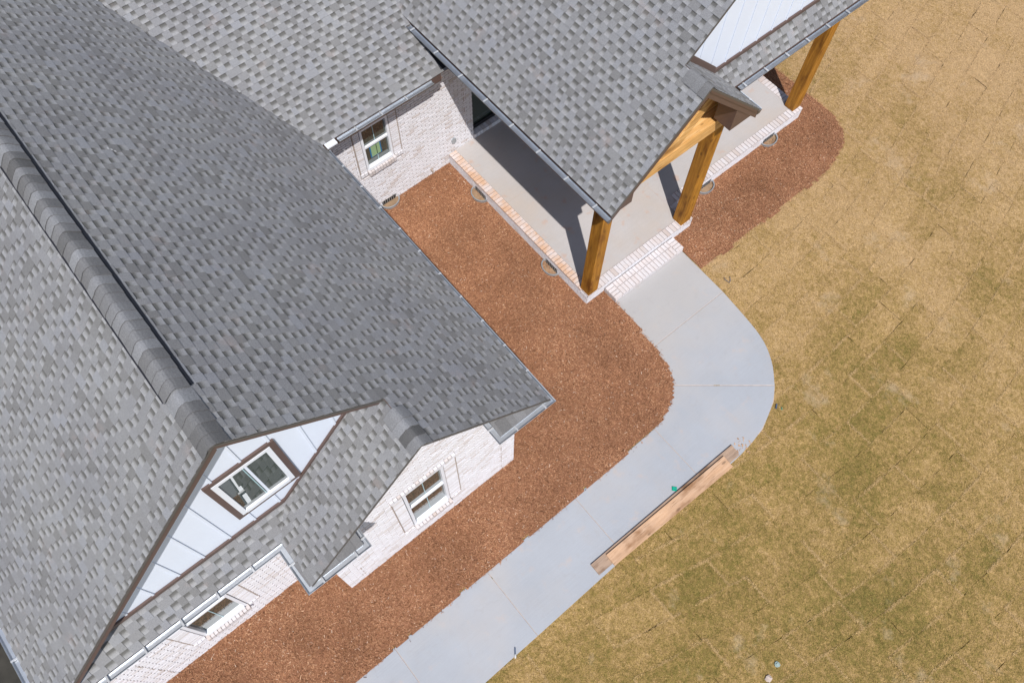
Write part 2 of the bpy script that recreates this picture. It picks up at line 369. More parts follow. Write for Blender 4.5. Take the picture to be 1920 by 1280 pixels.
PATH_L = [(-1.89, -9), (-1.89, -2.5), (-1.89, -0.64), (-1.89, 1.19), (-1.89, 3.08), (-1.885, 4.45), (-1.925, 5.10), (-2.07, 5.48), (-2.28, 5.775), (-2.65, 5.96), (-3.05, 6.03), (-3.5, 6.07), (-4.2, 6.09)]
PATH_R = [(-0.60, -9), (-0.60, -2.5), (-0.60, -0.64), (-0.61, 1.19), (-0.63, 3.08), (-0.63, 4.95), (-0.63, 5.8), (-0.70, 6.4), (-0.93, 6.93), (-1.13, 7.18), (-1.55, 7.52), (-2.1, 7.73), (-3.05, 7.83), (-4.2, 7.86)]
PATH_POLY = PATH_L + PATH_R[::-1]
def inside(poly, X, Y):
    X = np.asarray(X); Y = np.asarray(Y); r = np.zeros(X.shape, bool); n = len(poly)
    for i in range(n):
        x0, y0 = poly[i]; x1, y1 = poly[(i + 1) % n]
        if y0 == y1: continue
        c = ((y0 > Y) != (y1 > Y)) & (X < (x1 - x0) * (Y - y0) / (y1 - y0) + x0); r ^= c
    return r
HOUSE_POLY = [(-3.69, -3.75), (-3.69, -0.63), (-3.04, -0.63), (-3.04, 2.71), (-8.64, 2.71), (-8.64, 5.66), (-4.48, 5.66), (-4.48, 8.37), (-4.95, 8.37), (-4.95, 12.05), (-16, 12.05), (-16, -3.75)]
MULCH_CUT = [(-3.72, -3.75), (-3.72, -0.60), (-3.08, -0.60), (-3.08, 2.67), (-8.69, 2.67), (-8.69, 5.71), (-4.53, 5.71), (-4.53, 8.33), (-5.0, 8.33), (-5.0, 12.0), (-16, 12.0), (-16, -3.72)]
def wob(y, k, s): return s * (math.sin(y * 5.1 + k) + 0.6 * math.sin(y * 13.7 + 2 * k) + 0.4 * math.sin(y * 29.0 + 3 * k))
BED1 = [(-1.875 + wob(y, 1, 0.014), y) for y in np.arange(-9, 4.5, 0.09)] + [(-1.915, 5.10), (-2.055, 5.49), (-2.27, 5.79), (-2.65, 5.975), (-3.1, 6.045), (-3.6, 6.085), (-4.14, 6.10), (-4.53, 6.10), (-4.53, 5.6), (-4.6, 5.75), (-9, 5.75), (-9, -3.5), (-3.97, -3.5), (-3.97, -9)]
BED2 = [(-4.53, 7.86), (-4.15, 7.88), (-3.66, 7.89)] + [(-3.64 + wob(y, 2, 0.016), y) for y in np.arange(8.0, 11.5, 0.12)] + [(-3.72, 11.75), (-3.90, 12.25), (-4.15, 12.52), (-4.55, 12.66), (-5.1, 12.68), (-9, 12.64), (-9, 11.9), (-4.99, 11.9), (-4.99, 8.3), (-4.53, 8.3)]

def strip_g(y):
    yy = min(max(y, 3.5), 13.0); g = 0.16 * (yy - 5) - 0.0275 * (yy - 5) ** 2
    if y > 13: g += (y - 13) * (0.16 - 0.055 * 8)
    if y < 3.5: g += (y - 3.5) * 0.24
    return g
# sod slabs, laid in gently curving strips; the biggest in the picture are objects
slabs = []
for si in range(-14, 26):
    c0 = si * 0.527 - 0.10
    y = -9.0 + rng.uniform(0, 1.2); prev = 0.0
    while y < 26:
        L = rng.uniform(1.0, 1.28); cx = c0 + strip_g(y + L / 2)
        if cx < 9.5 and not (cx < -9 and y < 13):
            slabs.append((c0, y, L, rng.uniform(0, 1)))
        y += L + rng.uniform(-0.014, 0.003)
def slab_mesh(c0, y, L, tone, mb):
    nx, ny = 3, 9; W = 0.527; g0 = rng.uniform(-0.004, 0.003) if rng.random() < 0.72 else rng.uniform(0.000, 0.006); g1 = rng.uniform(-0.004, 0.002)
    dz = rng.uniform(-0.006, 0.003); ang = rng.uniform(-0.005, 0.005); base = len(mb.v)
    P = np.zeros((ny, nx, 3))
    for j in range(ny):
        yy = y + L * j / (ny - 1)
        for i in range(nx):
            u = i / (nx - 1); xx = c0 + strip_g(yy) + g0 + (W - g0 - g1) * u + ang * (yy - y - L / 2)
            e = (i in (0, nx - 1)) or (j in (0, ny - 1))
            P[j, i] = (xx + rng.normal(0, 0.0055) * e, yy + rng.normal(0, 0.010) * e, -0.016 + dz + (0.0 if e else 0.006) + rng.normal(0, 0.0022))
    for j in range(ny - 1):
        for i in range(nx - 1):
            mb.poly([P[j, i], P[j, i + 1], P[j + 1, i + 1], P[j + 1, i]], 0, tone)
    rim = [P[0, i] for i in range(nx)] + [P[j, nx - 1] for j in range(1, ny)] + [P[ny - 1, i] for i in range(nx - 2, -1, -1)] + [P[j, 0] for j in range(ny - 2, 0, -1)]
    for k in range(len(rim)):
        a, b_ = rim[k], rim[(k + 1) % len(rim)]
        mb.poly([a, (a[0], a[1], -0.075), (b_[0], b_[1], -0.075), b_], 0, tone)
rank = []
for k, (c0, y, L, t) in enumerate(slabs):
    xc = c0 + strip_g(y + L / 2) + 0.26; yc = y + L / 2
    hid = inside(PATH_POLY, xc, yc) or inside(HOUSE_POLY, xc, yc) or inside(BED1, xc, yc) or inside(BED2, xc, yc)
    p = proj(np.array([xc, yc, 0])); vis = (-60 < p[0] < 1980) and (-60 < p[1] < 1340) and not hid
    rank.append((0 if vis else 1, np.linalg.norm(np.array([xc, yc, 0]) - CAMP), k, hid))
rank.sort()
lawn = MB(); lawn.poly([(-69, -69, -0.070), (69, -69, -0.070), (69, 79, -0.070), (-69, 79, -0.070)])
lawn_o = tag(build('lawn', lawn, 'sod'), 'dormant straw coloured lawn laid in sod strips', kind='structure')
rest = MB()
for q, (nv, d, k, hid) in enumerate(rank):
    c0, y, L, t = slabs[k]
    if hid and not (0 <= nv): continue
    if q < 300 and nv == 0:
        one = MB(); slab_mesh(c0, y, L, t, one); build('sod_slab', one, 'sod', lawn_o, origin=(c0 + strip_g(y + L / 2) + 0.26, y + L / 2, -0.075))
    else: slab_mesh(c0, y, L, t, rest)
tag(build('sod_slabs', rest, 'sod', lawn_o), kind='stuff')

# ------------------------------------------------------------------ walkway
walk_base = MB()
walk_base.prism([(*p, -0.006) for p in (PATH_POLY[::-1])], (0, 0, 0.09))
walk = tag(build('walkway', walk_base, 'groove'), 'curved grey concrete front walk', kind='structure')
joints = [(0, 0, 1, 1), (1, 1, 2, 2), (2, 2, 3, 3), (3, 3, 4, 4)]
def panel(pts):
    cx = sum(p[0] for p in pts) / len(pts); cy = sum(p[1] for p in pts) / len(pts)
    q = []
    for i, p in enumerate(pts): q.append(p)
    mb = MB(); ar = area2(q)
    if ar < 0: q = q[::-1]
    mb.prism([(x, y, 0.0) for x, y in q], (0, 0, 0.085))
    return build('concrete_panel', mb, 'path', walk, origin=(cx, cy, 0), bevel=0.006)
G = 0.0045
def seg(y0, y1, xl0, xl1, xr0, xr1): panel([(xl0, y0 + G), (xr0, y0 + G), (xr1, y1 - G), (xl1, y1 - G)])
seg(-9, -2.5, -1.89, -1.89, -0.60, -0.60); seg(-2.5, -0.64, -1.89, -1.89, -0.60, -0.60); seg(-0.64, 1.19, -1.89, -1.89, -0.60, -0.61)
seg(1.19, 3.08, -1.89, -1.89, -0.61, -0.63); seg(3.08, 4.95, -1.89, -1.91, -0.63, -0.63)
def smooth_arc(pts, n=4):
    out = []
    for i in range(len(pts) - 1):
        p0 = pts[max(i - 1, 0)]; p1 = pts[i]; p2 = pts[i + 1]; p3 = pts[min(i + 2, len(pts) - 1)]
        for k in range(n):
            t = k / n
            out.append(tuple(0.5 * (2 * p1[a] + (p2[a] - p0[a]) * t + (2 * p0[a] - 5 * p1[a] + 4 * p2[a] - p3[a]) * t * t + (3 * p1[a] - p0[a] - 3 * p2[a] + p3[a]) * t ** 3) for a in (0, 1)))
    out.append(pts[-1]); return out
la = smooth_arc([(-1.905, 4.95 + G), (-1.955, 5.20), (-2.07, 5.48), (-2.28, 5.77)]); ra = smooth_arc([(-0.63, 4.95 + G), (-0.63, 5.8), (-0.72, 6.4), (-0.93, 6.90), (-1.13, 7.17)])
panel(la + ra[::-1])
la = smooth_arc([(-2.288, 5.782), (-2.52, 5.92), (-2.75, 5.98), (-3.05 + G, 6.03)]); ra = smooth_arc([(-1.14, 7.182), (-1.50, 7.49), (-2.02, 7.71), (-3.05 + G, 7.83)])
panel(la + ra[::-1])
panel([(-3.05 - G, 6.03), (-3.05 - G, 7.83), (-4.2, 7.86), (-4.2, 6.09)])

# ------------------------------------------------------------------ mulch beds (base sheet + loose shreds, one object each)
def quads_mesh(name, C, T, Nn, Lh, Wh, tones, mat, parent=None, extra=None, shade=None):
    """many loose flat pieces: centre C, long axis T, normal N"""
    B = np.cross(Nn, T); n = len(C)
    V = np.stack([C - T * Lh[:, None] - B * Wh[:, None], C + T * Lh[:, None] - B * Wh[:, None], C + T * Lh[:, None] + B * Wh[:, None], C - T * Lh[:, None] + B * Wh[:, None]], 1).reshape(-1, 3)
    F = np.arange(4 * n).reshape(n, 4); mi = np.zeros(n, int)
    if extra is not None:
        EV, EF = extra; F2 = EF + len(V); V = np.vstack([V, EV]); F = np.vstack([F, F2]); mi = np.concatenate([mi, np.ones(len(EF), int)]); tones = np.concatenate([tones, np.full(len(EF), 0.5)])
    V = V * S
    me = bpy.data.meshes.new(name); me.vertices.add(len(V)); me.vertices.foreach_set('co', V.astype(np.float32).ravel())
    me.loops.add(F.size); me.loops.foreach_set('vertex_index', F.astype(np.int32).ravel())
    me.polygons.add(len(F)); me.polygons.foreach_set('loop_start', np.arange(0, F.size, 4, dtype=np.int32)); me.polygons.foreach_set('loop_total', np.full(len(F), 4, np.int32))
    me.update(calc_edges=True)
    for m in mat: me.materials.append(MT[m])
    me.polygons.foreach_set('material_index', mi.astype(np.int32))
    a = me.attributes.new('tone', 'FLOAT', 'FACE'); a.data.foreach_set('value', tones.astype(np.float32))
    if shade is not None:
        a = me.attributes.new('shade', 'FLOAT', 'FACE'); a.data.foreach_set('value', shade.astype(np.float32))
    o = bpy.data.objects.new(name, me); col.objects.link(o); o.parent = parent
    return o
def hnoise(X, Y):
    return (np.sin(X * 3.1 + 1.3 * np.sin(Y * 2.3)) + np.sin(Y * 4.3 + X * 1.7) + 0.7 * np.sin(X * 9.1 - Y * 7.3) + 0.5 * np.sin(X * 17 + Y * 21)) / 3.2
def mulch(name, poly, x0, x1, y0, y1, n, label):
    st = 0.06; gx = np.arange(x0, x1 + st, st); gy = np.arange(y0, y1 + st, st)
    XX, YY = np.meshgrid(gx, gy); idx = np.arange(XX.size).reshape(XX.shape)
    H = 0.013 + 0.014 * hnoise(XX, YY) + rng.normal(0, 0.0045, XX.shape)
    cxm = (XX[:-1, :-1] + st / 2); cym = (YY[:-1, :-1] + st / 2)
    ok = inside(poly, cxm, cym) & ~inside(MULCH_CUT, cxm, cym)
    F = np.stack([idx[:-1, :-1], idx[:-1, 1:], idx[1:, 1:], idx[1:, :-1]], -1)[ok]
    EV = np.stack([XX.ravel(), YY.ravel(), H.ravel()], 1)
    X = rng.uniform(x0, x1, n); Y = rng.uniform(y0, y1, n)
    k = inside(poly, X + rng.normal(0, 0.022, n), Y + rng.normal(0, 0.022, n)) & ~inside(MULCH_CUT, X, Y); X = X[k]; Y = Y[k]; n = len(X)
    Z = 0.017 + 0.014 * hnoise(X, Y) + rng.uniform(0.0, 0.016, n)
    a = rng.uniform(0, 2 * np.pi, n); ti = rng.normal(0, 0.22, n); T = np.stack([np.cos(a) * np.cos(ti), np.sin(a) * np.cos(ti), np.sin(ti)], 1)
    Nn = np.stack([rng.normal(0, 0.35, n), rng.normal(0, 0.35, n), np.ones(n)], 1); Nn -= T * np.sum(Nn * T, 1)[:, None]; Nn /= np.linalg.norm(Nn, axis=1)[:, None]
    Lh = rng.lognormal(np.log(0.0115), 0.45, n); Wh = rng.uniform(0.0015, 0.0042, n)
    t = np.clip(rng.beta(2.8, 2.8, n) + 0.10 * hnoise(X * 0.7 + 3, Y * 0.7), 0.02, 0.96); t[rng.random(n) < 0.010] = 1.0; t[rng.random(n) < 0.05] = 0.03
    o = quads_mesh(name, np.stack([X, Y, Z], 1), T, Nn, Lh, Wh, t, ['mulch', 'mulch_base'], extra=(EV, F))
    return tag(o, label, 'mulch', kind='stuff')
mulch('mulch', BED1, -9.0, -1.8, -6.5, 6.2, 400000, 'brown shredded mulch filling the bed between the brick wing and the walk')
mulch('mulch', BED2, -7.5, -3.55, 7.8, 12.75, 95000, 'brown shredded mulch filling the bed in front of the right end of the porch')

mb = MB(); mb.prism([(-16, -9, 0.012), (-3.95, -9, 0.012), (-3.95, -3.8, 0.012), (-16, -3.8, 0.012)], (0, 0, 0.05)); tag(build('side_yard', mb, 'dark_ground'), 'dark ground along the far side of the wing', kind='structure')  # near-black patch laid over the ground beside the wing
# grass blades on the visible lawn
n = 900000
seam = []
for c0, y, L, t in slabs:
    if c0 > 6 or y > 18: continue
    if rng.random() < 0.55:
        m_ = rng.integers(350, 1100); yy = rng.uniform(y, y + L, m_); yy = yy[(np.sin(yy * 9 + c0 * 7) + rng.normal(0, 0.6, m_)) > -0.2]; m_ = len(yy); seam.append(np.stack([c0 + np.array([strip_g(v_) for v_ in yy]) + rng.normal(0, 0.015, m_), yy], 1))
    if rng.random() < 0.5:
        m_ = rng.integers(150, 480); xx = rng.uniform(0, 0.527, m_); seam.append(np.stack([c0 + strip_g(y) + xx, y + rng.normal(0, 0.015, m_)], 1))
seam = np.concatenate(seam)
X = np.concatenate([rng.uniform(-7.0, 5.2, n), seam[:, 0]]); Y = np.concatenate([rng.uniform(-4.5, 19.5, n), seam[:, 1]]); SH = np.concatenate([rng.uniform(0, 1, n), rng.uniform(-0.9, 0.0, len(seam))]); n = len(X)
P = proj(np.stack([X, Y, np.zeros(n)], 1)); k = (P[:, 0] > -40) & (P[:, 0] < 1960) & (P[:, 1] > -40) & (P[:, 1] < 1320)
k &= ~inside(PATH_POLY, X + rng.normal(0, 0.008, n), Y + rng.normal(0, 0.008, n)) & ~inside(HOUSE_POLY, X, Y) & ~inside(BED1, X, Y) & ~inside(BED2, X + rng.normal(0, 0.008, n), Y)
X = X[k]; Y = Y[k]; SH = SH[k]; n = len(X)
a = rng.uniform(0, 2 * np.pi, n); ti = np.abs(rng.normal(0.15, 0.30, n)); T = np.stack([np.cos(a) * np.cos(ti), np.sin(a) * np.cos(ti), np.sin(ti)], 1)
Nn = np.stack([rng.normal(0, 0.45, n), rng.normal(0, 0.45, n), np.ones(n)], 1); Nn -= T * np.sum(Nn * T, 1)[:, None]; Nn /= np.linalg.norm(Nn, axis=1)[:, None]
Lh = rng.uniform(0.005, 0.015, n); Wh = rng.uniform(0.0010, 0.0022, n)
Z = -0.012 + np.sin(ti) * Lh + rng.uniform(0, 0.006, n)
g = quads_mesh('grass', np.stack([X, Y, Z], 1), T, Nn, Lh, Wh, rng.uniform(0, 1, n), ['blade'], shade=SH)
tag(g, 'straw coloured dormant grass blades over the sod lawn', 'grass', kind='stuff')

# ------------------------------------------------------------------ the house
house = empty('house', (-8.0, 2.7, 0.0), 'new white brick house with grey shingle gable roofs and brown trim', 'house')
EX = 0.1215
shingle_pool = []     # (area, polyTop(3d), uvs, tone, n)
caster_polys = []     # plain roof sheets for visibility tests
def roof_plane(name, origin, u, v, dom, parent_mb, vmax, seed):
    """saw-tooth under-layer (into parent_mb) and loose laminated tabs (into the pool). dom: convex polygons in (u,v) units"""
    o = np.array(origin, float); u = np.array(u, float); v = np.array(v, float)
    u /= np.linalg.norm(u); v /= np.linalg.norm(v); n = np.cross(u, v)
    r = random.Random(seed)
    flip = n[2] < 0
    if flip: n = -n
    def W(p, h): return o + u * p[0] + v * p[1] + n * h
    us = [p[0] for d in dom for p in d]; u0, u1 = min(us), max(us)
    dom2 = []
    for d in dom:
        if area2(d) < 0: d = d[::-1]
        dom2.append(d); q = [W(p, 0.0) for p in d]; caster_polys.append(q)
        # deck underside
        q2 = [W(p, -0.03) for p in d]; parent_mb.poly(q2 if flip else q2[::-1], 1, 0.2)
        for i in range(len(d)):
            j = (i + 1) % len(d); a, b = W(d[i], 0.004), W(d[j], 0.004); c, e = W(d[j], -0.03), W(d[i], -0.03)
            parent_mb.poly([a, e, c, b], 1, 0.2)
    nc = int(math.ceil(vmax / EX))
    for i in range(nc):
        v0 = i * EX; v1 = v0 + EX
        def hb(vv): return 0.0125 - 0.0085 * (vv - v0) / EX
        for d in dom2:
            c = clip_convex([(u0 - 1, v0), (u1 + 1, v0), (u1 + 1, v1), (u0 - 1, v1)], d)
            if len(c) < 3 or abs(area2(c)) < 1e-5: continue
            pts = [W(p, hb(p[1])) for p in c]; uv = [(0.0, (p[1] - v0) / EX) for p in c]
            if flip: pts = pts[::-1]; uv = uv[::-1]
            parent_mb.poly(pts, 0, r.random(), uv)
            for k in range(len(c)):      # lower edge riser
                p, q = c[k], c[(k + 1) % len(c)]
                if abs(p[1] - v0) < 1e-6 and abs(q[1] - v0) < 1e-6:
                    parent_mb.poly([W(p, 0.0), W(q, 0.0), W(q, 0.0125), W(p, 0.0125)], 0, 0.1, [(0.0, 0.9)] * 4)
        uu = u0 - r.uniform(0, 0.4)
        while uu < u1:
            w = r.uniform(0.082, 0.150) if r.random() > 0.07 else r.uniform(0.16, 0.24)
            t = r.random()
            # joint between neighbouring shingles inside a wide tab
            rect = [(uu, v0 - 0.002), (uu + w, v0 - 0.002), (uu + w, v1), (uu, v1)]
            for d in dom2:
                c = clip_convex(rect, d)
                if len(c) < 3 or abs(area2(c)) < 4e-4: continue
                pts = [W(p, hb(p[1]) + 0.0065) for p in c]; uv = [(1.0, 0.5)] * len(c)
                if flip: pts = pts[::-1]
                ar = abs(px_area(pts))
                shingle_pool.append((ar, pts, uv, t, n * 0.0075))
            uu += w + r.uniform(0.072, 0.118)
# slopes
ME, MW = 0.955, 1.03
RIDZ = 3.05 + ME * 3.605        # main ridge height, at y = -0.585
LS = 0.45
XV = -8.23                      # front eave of the linking roof
rf_main = MB(); rf_link = MB(); rf_porch = MB(); rf_skirt = MB(); rf_skirt2 = MB()
cE = math.sqrt(1 + ME * ME); cW = math.sqrt(1 + MW * MW)
def yE(vv): return 3.02 - vv / cE
# main east slope: u = -x from x=-2.69 going back ; valley x = XV - (ME/0.5)*(3.02-y)
def ue(x): return -2.69 - x
vb = (3.02 - 1.04) * cE; vt = 3.605 * cE
def valx(vv): return XV - (ME / LS) * (vv / cE)
roof_plane('e', (-2.69, 3.02, 3.05), (-1, 0, 0), (0, -1, ME), [
    [(ue(-2.69), 0), (ue(valx(0)), 0), (ue(valx(vb)), vb), (ue(-2.69), vb)],
    [(ue(-3.38), vb), (ue(valx(vb)), vb), (ue(valx(vt)), vt), (ue(-3.38), vt)]], rf_main, vt, 1)
WE = -4.06; vtw = (WE * -1 - 0.585) * cW
roof_plane('w', (-3.38, WE, RIDZ - MW * (-0.585 - WE)), (-1, 0, 0), (0, 1, MW), [[(0, 0), (12.2, 0), (12.2, vtw), (0, vtw)]], rf_main, vtw, 2)
# bump west slope
zb = 3.05 + ME * 1.98; c1 = math.sqrt(2); vbw = 1.89 * c1
roof_plane('bw', (-2.69, -0.85, zb - 1.89), (-1, 0, 0), (0, 1, 1), [[(0, 0), (0.70, 0), (1.0, 0.35 * c1), (1.0, vbw), (0, vbw)]], rf_main, vbw, 3)
# lower skirt roof of the wing
cs = math.sqrt(1 + 1.17 ** 2)
roof_plane('sk', (-3.39, -3.95, 3.05), (0, 1, 0), (-1, 0, 1.17), [[(0.03, 0), (3.10, 0), (3.45, 0.30 * cs), (0.40, 0.30 * cs)]], rf_skirt, 0.3 * cs, 4)
# linking roof
cl = math.sqrt(1 + LS * LS)
LT = 4.6
def vy(x): return 3.02 + LS * (x - XV) / ME       # valley with the main slope
roof_plane('lk', (XV, 0, 3.05), (0, 1, 0), (-1, 0, LS), [[(vy(XV), 0), (12.0, 0), (12.0, LT * cl), (vy(XV - LT), LT * cl)]], rf_link, LT * cl, 5)
# porch big west slope
PZ = 3.52
def vpx(y): return XV - (PZ - 3.05 + (y - 5.43)) / LS
roof_plane('pw', (-4.15, 5.43, PZ), (-1, 0, 0), (0, 1, 1), [
    [(0, 0), (-4.15 - vpx(5.43), 0), (-4.15 - vpx(6.99), 1.56 * c1), (0, 1.56 * c1)],
    [(0.51, 1.56 * c1), (-4.15 - vpx(6.99), 1.56 * c1), (-4.15 - vpx(8.87), 3.44 * c1), (0.51, 3.44 * c1)]], rf_porch, 3.44 * c1, 6)
# porch small east slope
roof_plane('pe', (-4.15, 8.55, PZ), (-1, 0, 0), (0, -1, 1), [[(0, 0), (0.57, 0), (0.85, 0.28 * c1), (0.85, 1.56 * c1), (0, 1.56 * c1)]], rf_porch, 1.56 * c1, 7)
# big gable east slope
roof_plane('pe2', (-4.66, 12.31, PZ), (-1, 0, 0), (0, -1, 1), [[(0, 0), (9.0, 0), (9.0, 3.44 * c1), (0, 3.44 * c1)]], rf_porch, 3.44 * c1, 8)
# skirt under the big gable
roof_plane('sk2', (-4.72, 8.55, PZ), (0, 1, 0), (-1, 0, 1), [[(0, 0), (3.76, 0), (3.76, 0.28 * c1), (-0.28, 0.28 * c1)]], rf_skirt2, 0.28 * c1, 9)
roof_main = build('gable_roof', rf_main, ['shingle', 'soffit'], house)
roof_link = build('linking_roof', rf_link, ['shingle', 'soffit'], house)
roof_porch = build('porch_roof', rf_porch, ['shingle', 'soffit'], house)
roof_sk = build('skirt_roof', rf_skirt, ['shingle', 'soffit'], house)
roof_sk2 = build('skirt_roof', rf_skirt2, ['shingle', 'soffit'], house)
bv = []; bf = []
for q in caster_polys:
    i = len(bv); bv += [Vector(p) for p in q]; bf.append(tuple(range(i, i + len(q))))
bvh = BVHTree.FromPolygons(bv, bf)
def seen(p):
    p = Vector(p); d = Vector(CAMP) - p; L = d.length; d.normalize()
    hit = bvh.ray_cast(p + d * 0.06, d, L); return hit[0] is None
shingle_pool.sort(key=lambda s: -s[0])
big = []; rest = MB()
for s in shingle_pool:
    if len(big) < 300 and s[0] > 0 and seen(np.mean(s[1], 0)): big.append(s)
    else: rest.prism(s[1], s[4], 0, s[3], s[2])
for ar, pts, uv, t, d in big:
    m1 = MB(); m1.prism(pts, d, 0, t, uv); build('shingle', m1, 'shingle', house, origin=np.mean(pts, 0))
tag(build('shingles', rest, 'shingle', house), kind='stuff')

# ridge caps: overlapping bent shingles
def ridge_caps(x_front, x_back, y, z, sl, sr, half, lift, n_obj=40, step=0.128, seed=3):
    r = random.Random(seed); x = x_front; k = 0
    while x > x_back:
        x2 = x - step * 1.35; t = min(1.0, max(0.0, r.gauss(0.5, 0.28))); h0 = lift + 0.012 + r.uniform(0, 0.006); h1 = lift + 0.003; jy = r.uniform(-0.006, 0.006); jx = [r.uniform(-0.006, 0.006) for _ in range(9)]
        prof = []
        for a in (-1.0, -0.7, -0.42, -0.2, 0.0, 0.2, 0.42, 0.7, 1.0):
            yy = a * half; m_ = (sl if a < 0 else sr); drop = m_ * half * (math.sqrt(a * a + 0.10) - math.sqrt(0.10)) / (math.sqrt(1.10) - math.sqrt(0.10))
            k0 = 1 - abs(a); prof.append((yy, -drop - 0.25 * k0 * k0 * m_ * half * 0.35))
        mb = MB(); w1 = 1.0
        for i in range(8):
            (ya, za), (yb, zb_) = prof[i], prof[i + 1]
            a = (x + jx[i], y + ya + jy, z + za + h0); b = (x + jx[i + 1], y + yb + jy, z + zb_ + h0); c = (x2, y + yb * 0.97, z + zb_ * 0.99 + h1); d = (x2, y + ya * 0.97, z + za * 0.99 + h1)
            mb.poly([a, b, c, d][::1], 0, t); lo = 0.011
            mb.poly([(a[0], a[1], a[2] - lo), (b[0], b[1], b[2] - lo), b, a], 0, t * 0.4)
        a = (x, y + prof[0][0], z + prof[0][1] + h0); d = (x2, y + prof[0][0] * 0.97, z + prof[0][1] * 0.99 + h1)
        mb.poly([a, d, (d[0], d[1], d[2] - 0.012), (a[0], a[1], a[2] - 0.012)], 0, t)
        a = (x, y + prof[8][0], z + prof[8][1] + h0); d = (x2, y + prof[8][0] * 0.97, z + prof[8][1] * 0.99 + h1)
        mb.poly([(a[0], a[1], a[2] - 0.012), (d[0], d[1], d[2] - 0.012), d, a], 0, t)
        build('ridge_cap', mb, 'cap', house, origin=(x, y, z), smooth=False)
        x -= step; k += 1
# ridge vent under the caps of the main ridge: stops short of the rake, widened so its black edges draw the shadow too
vm = MB()
for sgn, sl in ((-1, MW), (1, ME)):
    y0 = -0.585; hw = 0.158 if sgn < 0 else 0.170
    a = (-4.08, y0, RIDZ + 0.03); b = (-4.08, y0 + sgn * hw, RIDZ - sl * hw + 0.03)
    P1 = [(-4.08, y0, RIDZ + 0.004), (-4.08, y0 + sgn * hw, RIDZ - sl * hw + 0.030), (-15.2, y0 + sgn * hw, RIDZ - sl * hw + 0.030), (-15.2, y0, RIDZ + 0.004)]
    if sgn > 0: P1 = P1
    else: P1 = P1[::-1]
    vm.prism(P1, (0, 0, 0.04))
build('ridge_vent', vm, 'vent', house)
ridge_caps(-4.04, -15.0, -0.585, RIDZ, MW, ME, 0.140, 0.042, seed=4)
ridge_caps(-3.365, -3.98, -0.585, RIDZ, MW, ME, 0.145, 0.024, seed=5)
ridge_caps(-2.675, -3.17, 1.04, zb, 1.0, ME, 0.145, 0.024, seed=6)
ridge_caps(-4.135, -4.50, 6.99, 5.08, 1.0, 1.0, 0.145, 0.024, seed=7)
ridge_caps(-4.645, -13.0, 8.87, 6.96, 1.0, 1.0, 0.145, 0.024, seed=8)

# ------------------------------------------------------------------ trim along the rakes, eaves and gable walls
def rake(x, pts, hgt=0.13, th=0.022, mat='trim', drip=True):
    """board hanging under the roof edge, front face at x. pts: (y,z) along the roof surface"""
    for (y0, z0), (y1, z1) in zip(pts[:-1], pts[1:]):
        mb = MB(); top = -0.004
        q = [(x, y0, z0 + top), (x, y0, z0 + top - hgt), (x, y1, z1 + top - hgt), (x, y1, z1 + top)]
        if y1 < y0: q = q[::-1]
        mb.prism(q, (th, 0, 0)); build('rake_board', mb, mat, house)
        if drip:
            mb = MB(); q = [(x + 0.020, y0, z0 + 0.004), (x + 0.020, y0, z0 - 0.034), (x + 0.020, y1, z1 - 0.034), (x + 0.020, y1, z1 + 0.004)]
            if y1 < y0: q = q[::-1]
            mb.prism(q, (0.018, 0, 0)); build('drip_edge', mb, 'trim_dark', house)
WEz = RIDZ - MW * (-0.585 - WE)
rake(-3.392, [(WE - 0.02, WEz - 0.02), (-0.585, RIDZ)], 0.155)
rake(-3.392, [(-0.585, RIDZ), (1.02, 3.05 + ME * 2.0)], 0.125)
rake(-2.702, [(-0.86, zb - 1.90), (1.04, zb)], 0.085)
rake(-2.702, [(1.04, zb), (3.03, 3.04)], 0.085)
rake(-4.162, [(5.43, PZ), (6.99, 5.08)], 0.20)
rake(-4.162, [(6.99, 5.08), (8.55, PZ)], 0.20)
rake(-4.672, [(7.0, 5.09), (8.87, 6.96)], 0.10)
rake(-4.672, [(8.87, 6.96), (12.33, 3.50)], 0.10)
def obj_box(name, a, b, mat, parent=None, bevel=0.0, label=None):
    mb = MB(); mb.box(a, b); o = build(name, mb, mat, parent or house, origin=tuple((a[i] + b[i]) / 2 for i in range(3)), bevel=bevel)
    if label: o['label'] = label
    return o
# second reveal board of the porch rake
mb = MB(); mb.prism([(-4.146, 6.99, 4.99), (-4.146, 8.50, 3.48), (-4.146, 8.50, 3.56), (-4.146, 6.99, 5.075)], (0.014, 0, 0)); build('rake_moulding', mb, 'trim', house)
# rake soffits
mb = MB()
for x0, x1, pts in ((-3.40, -3.69, [(-3.9, RIDZ - MW * 3.315 - 0.12), (-0.585, RIDZ - 0.12), (1.0, 3.05 + ME * 2.02 - 0.12)]),
                    (-2.72, -3.04, [(-0.80, zb - 1.84 - 0.09), (1.04, zb - 0.09), (2.9, 3.05 + ME * 0.12 - 0.09)]),
                    (-4.68, -5.0, [(7.0, 4.99), (8.87, 6.86), (12.2, 3.53)])):
    for (ya, za), (yb, zb_) in zip(pts[:-1], pts[1:]):
        mb = MB(); mb.prism([(x0, ya, za), (x0, yb, zb_), (x1, yb, zb_), (x1, ya, za)], (0, 0, 0.012)); build('soffit', mb, 'soffit', house)

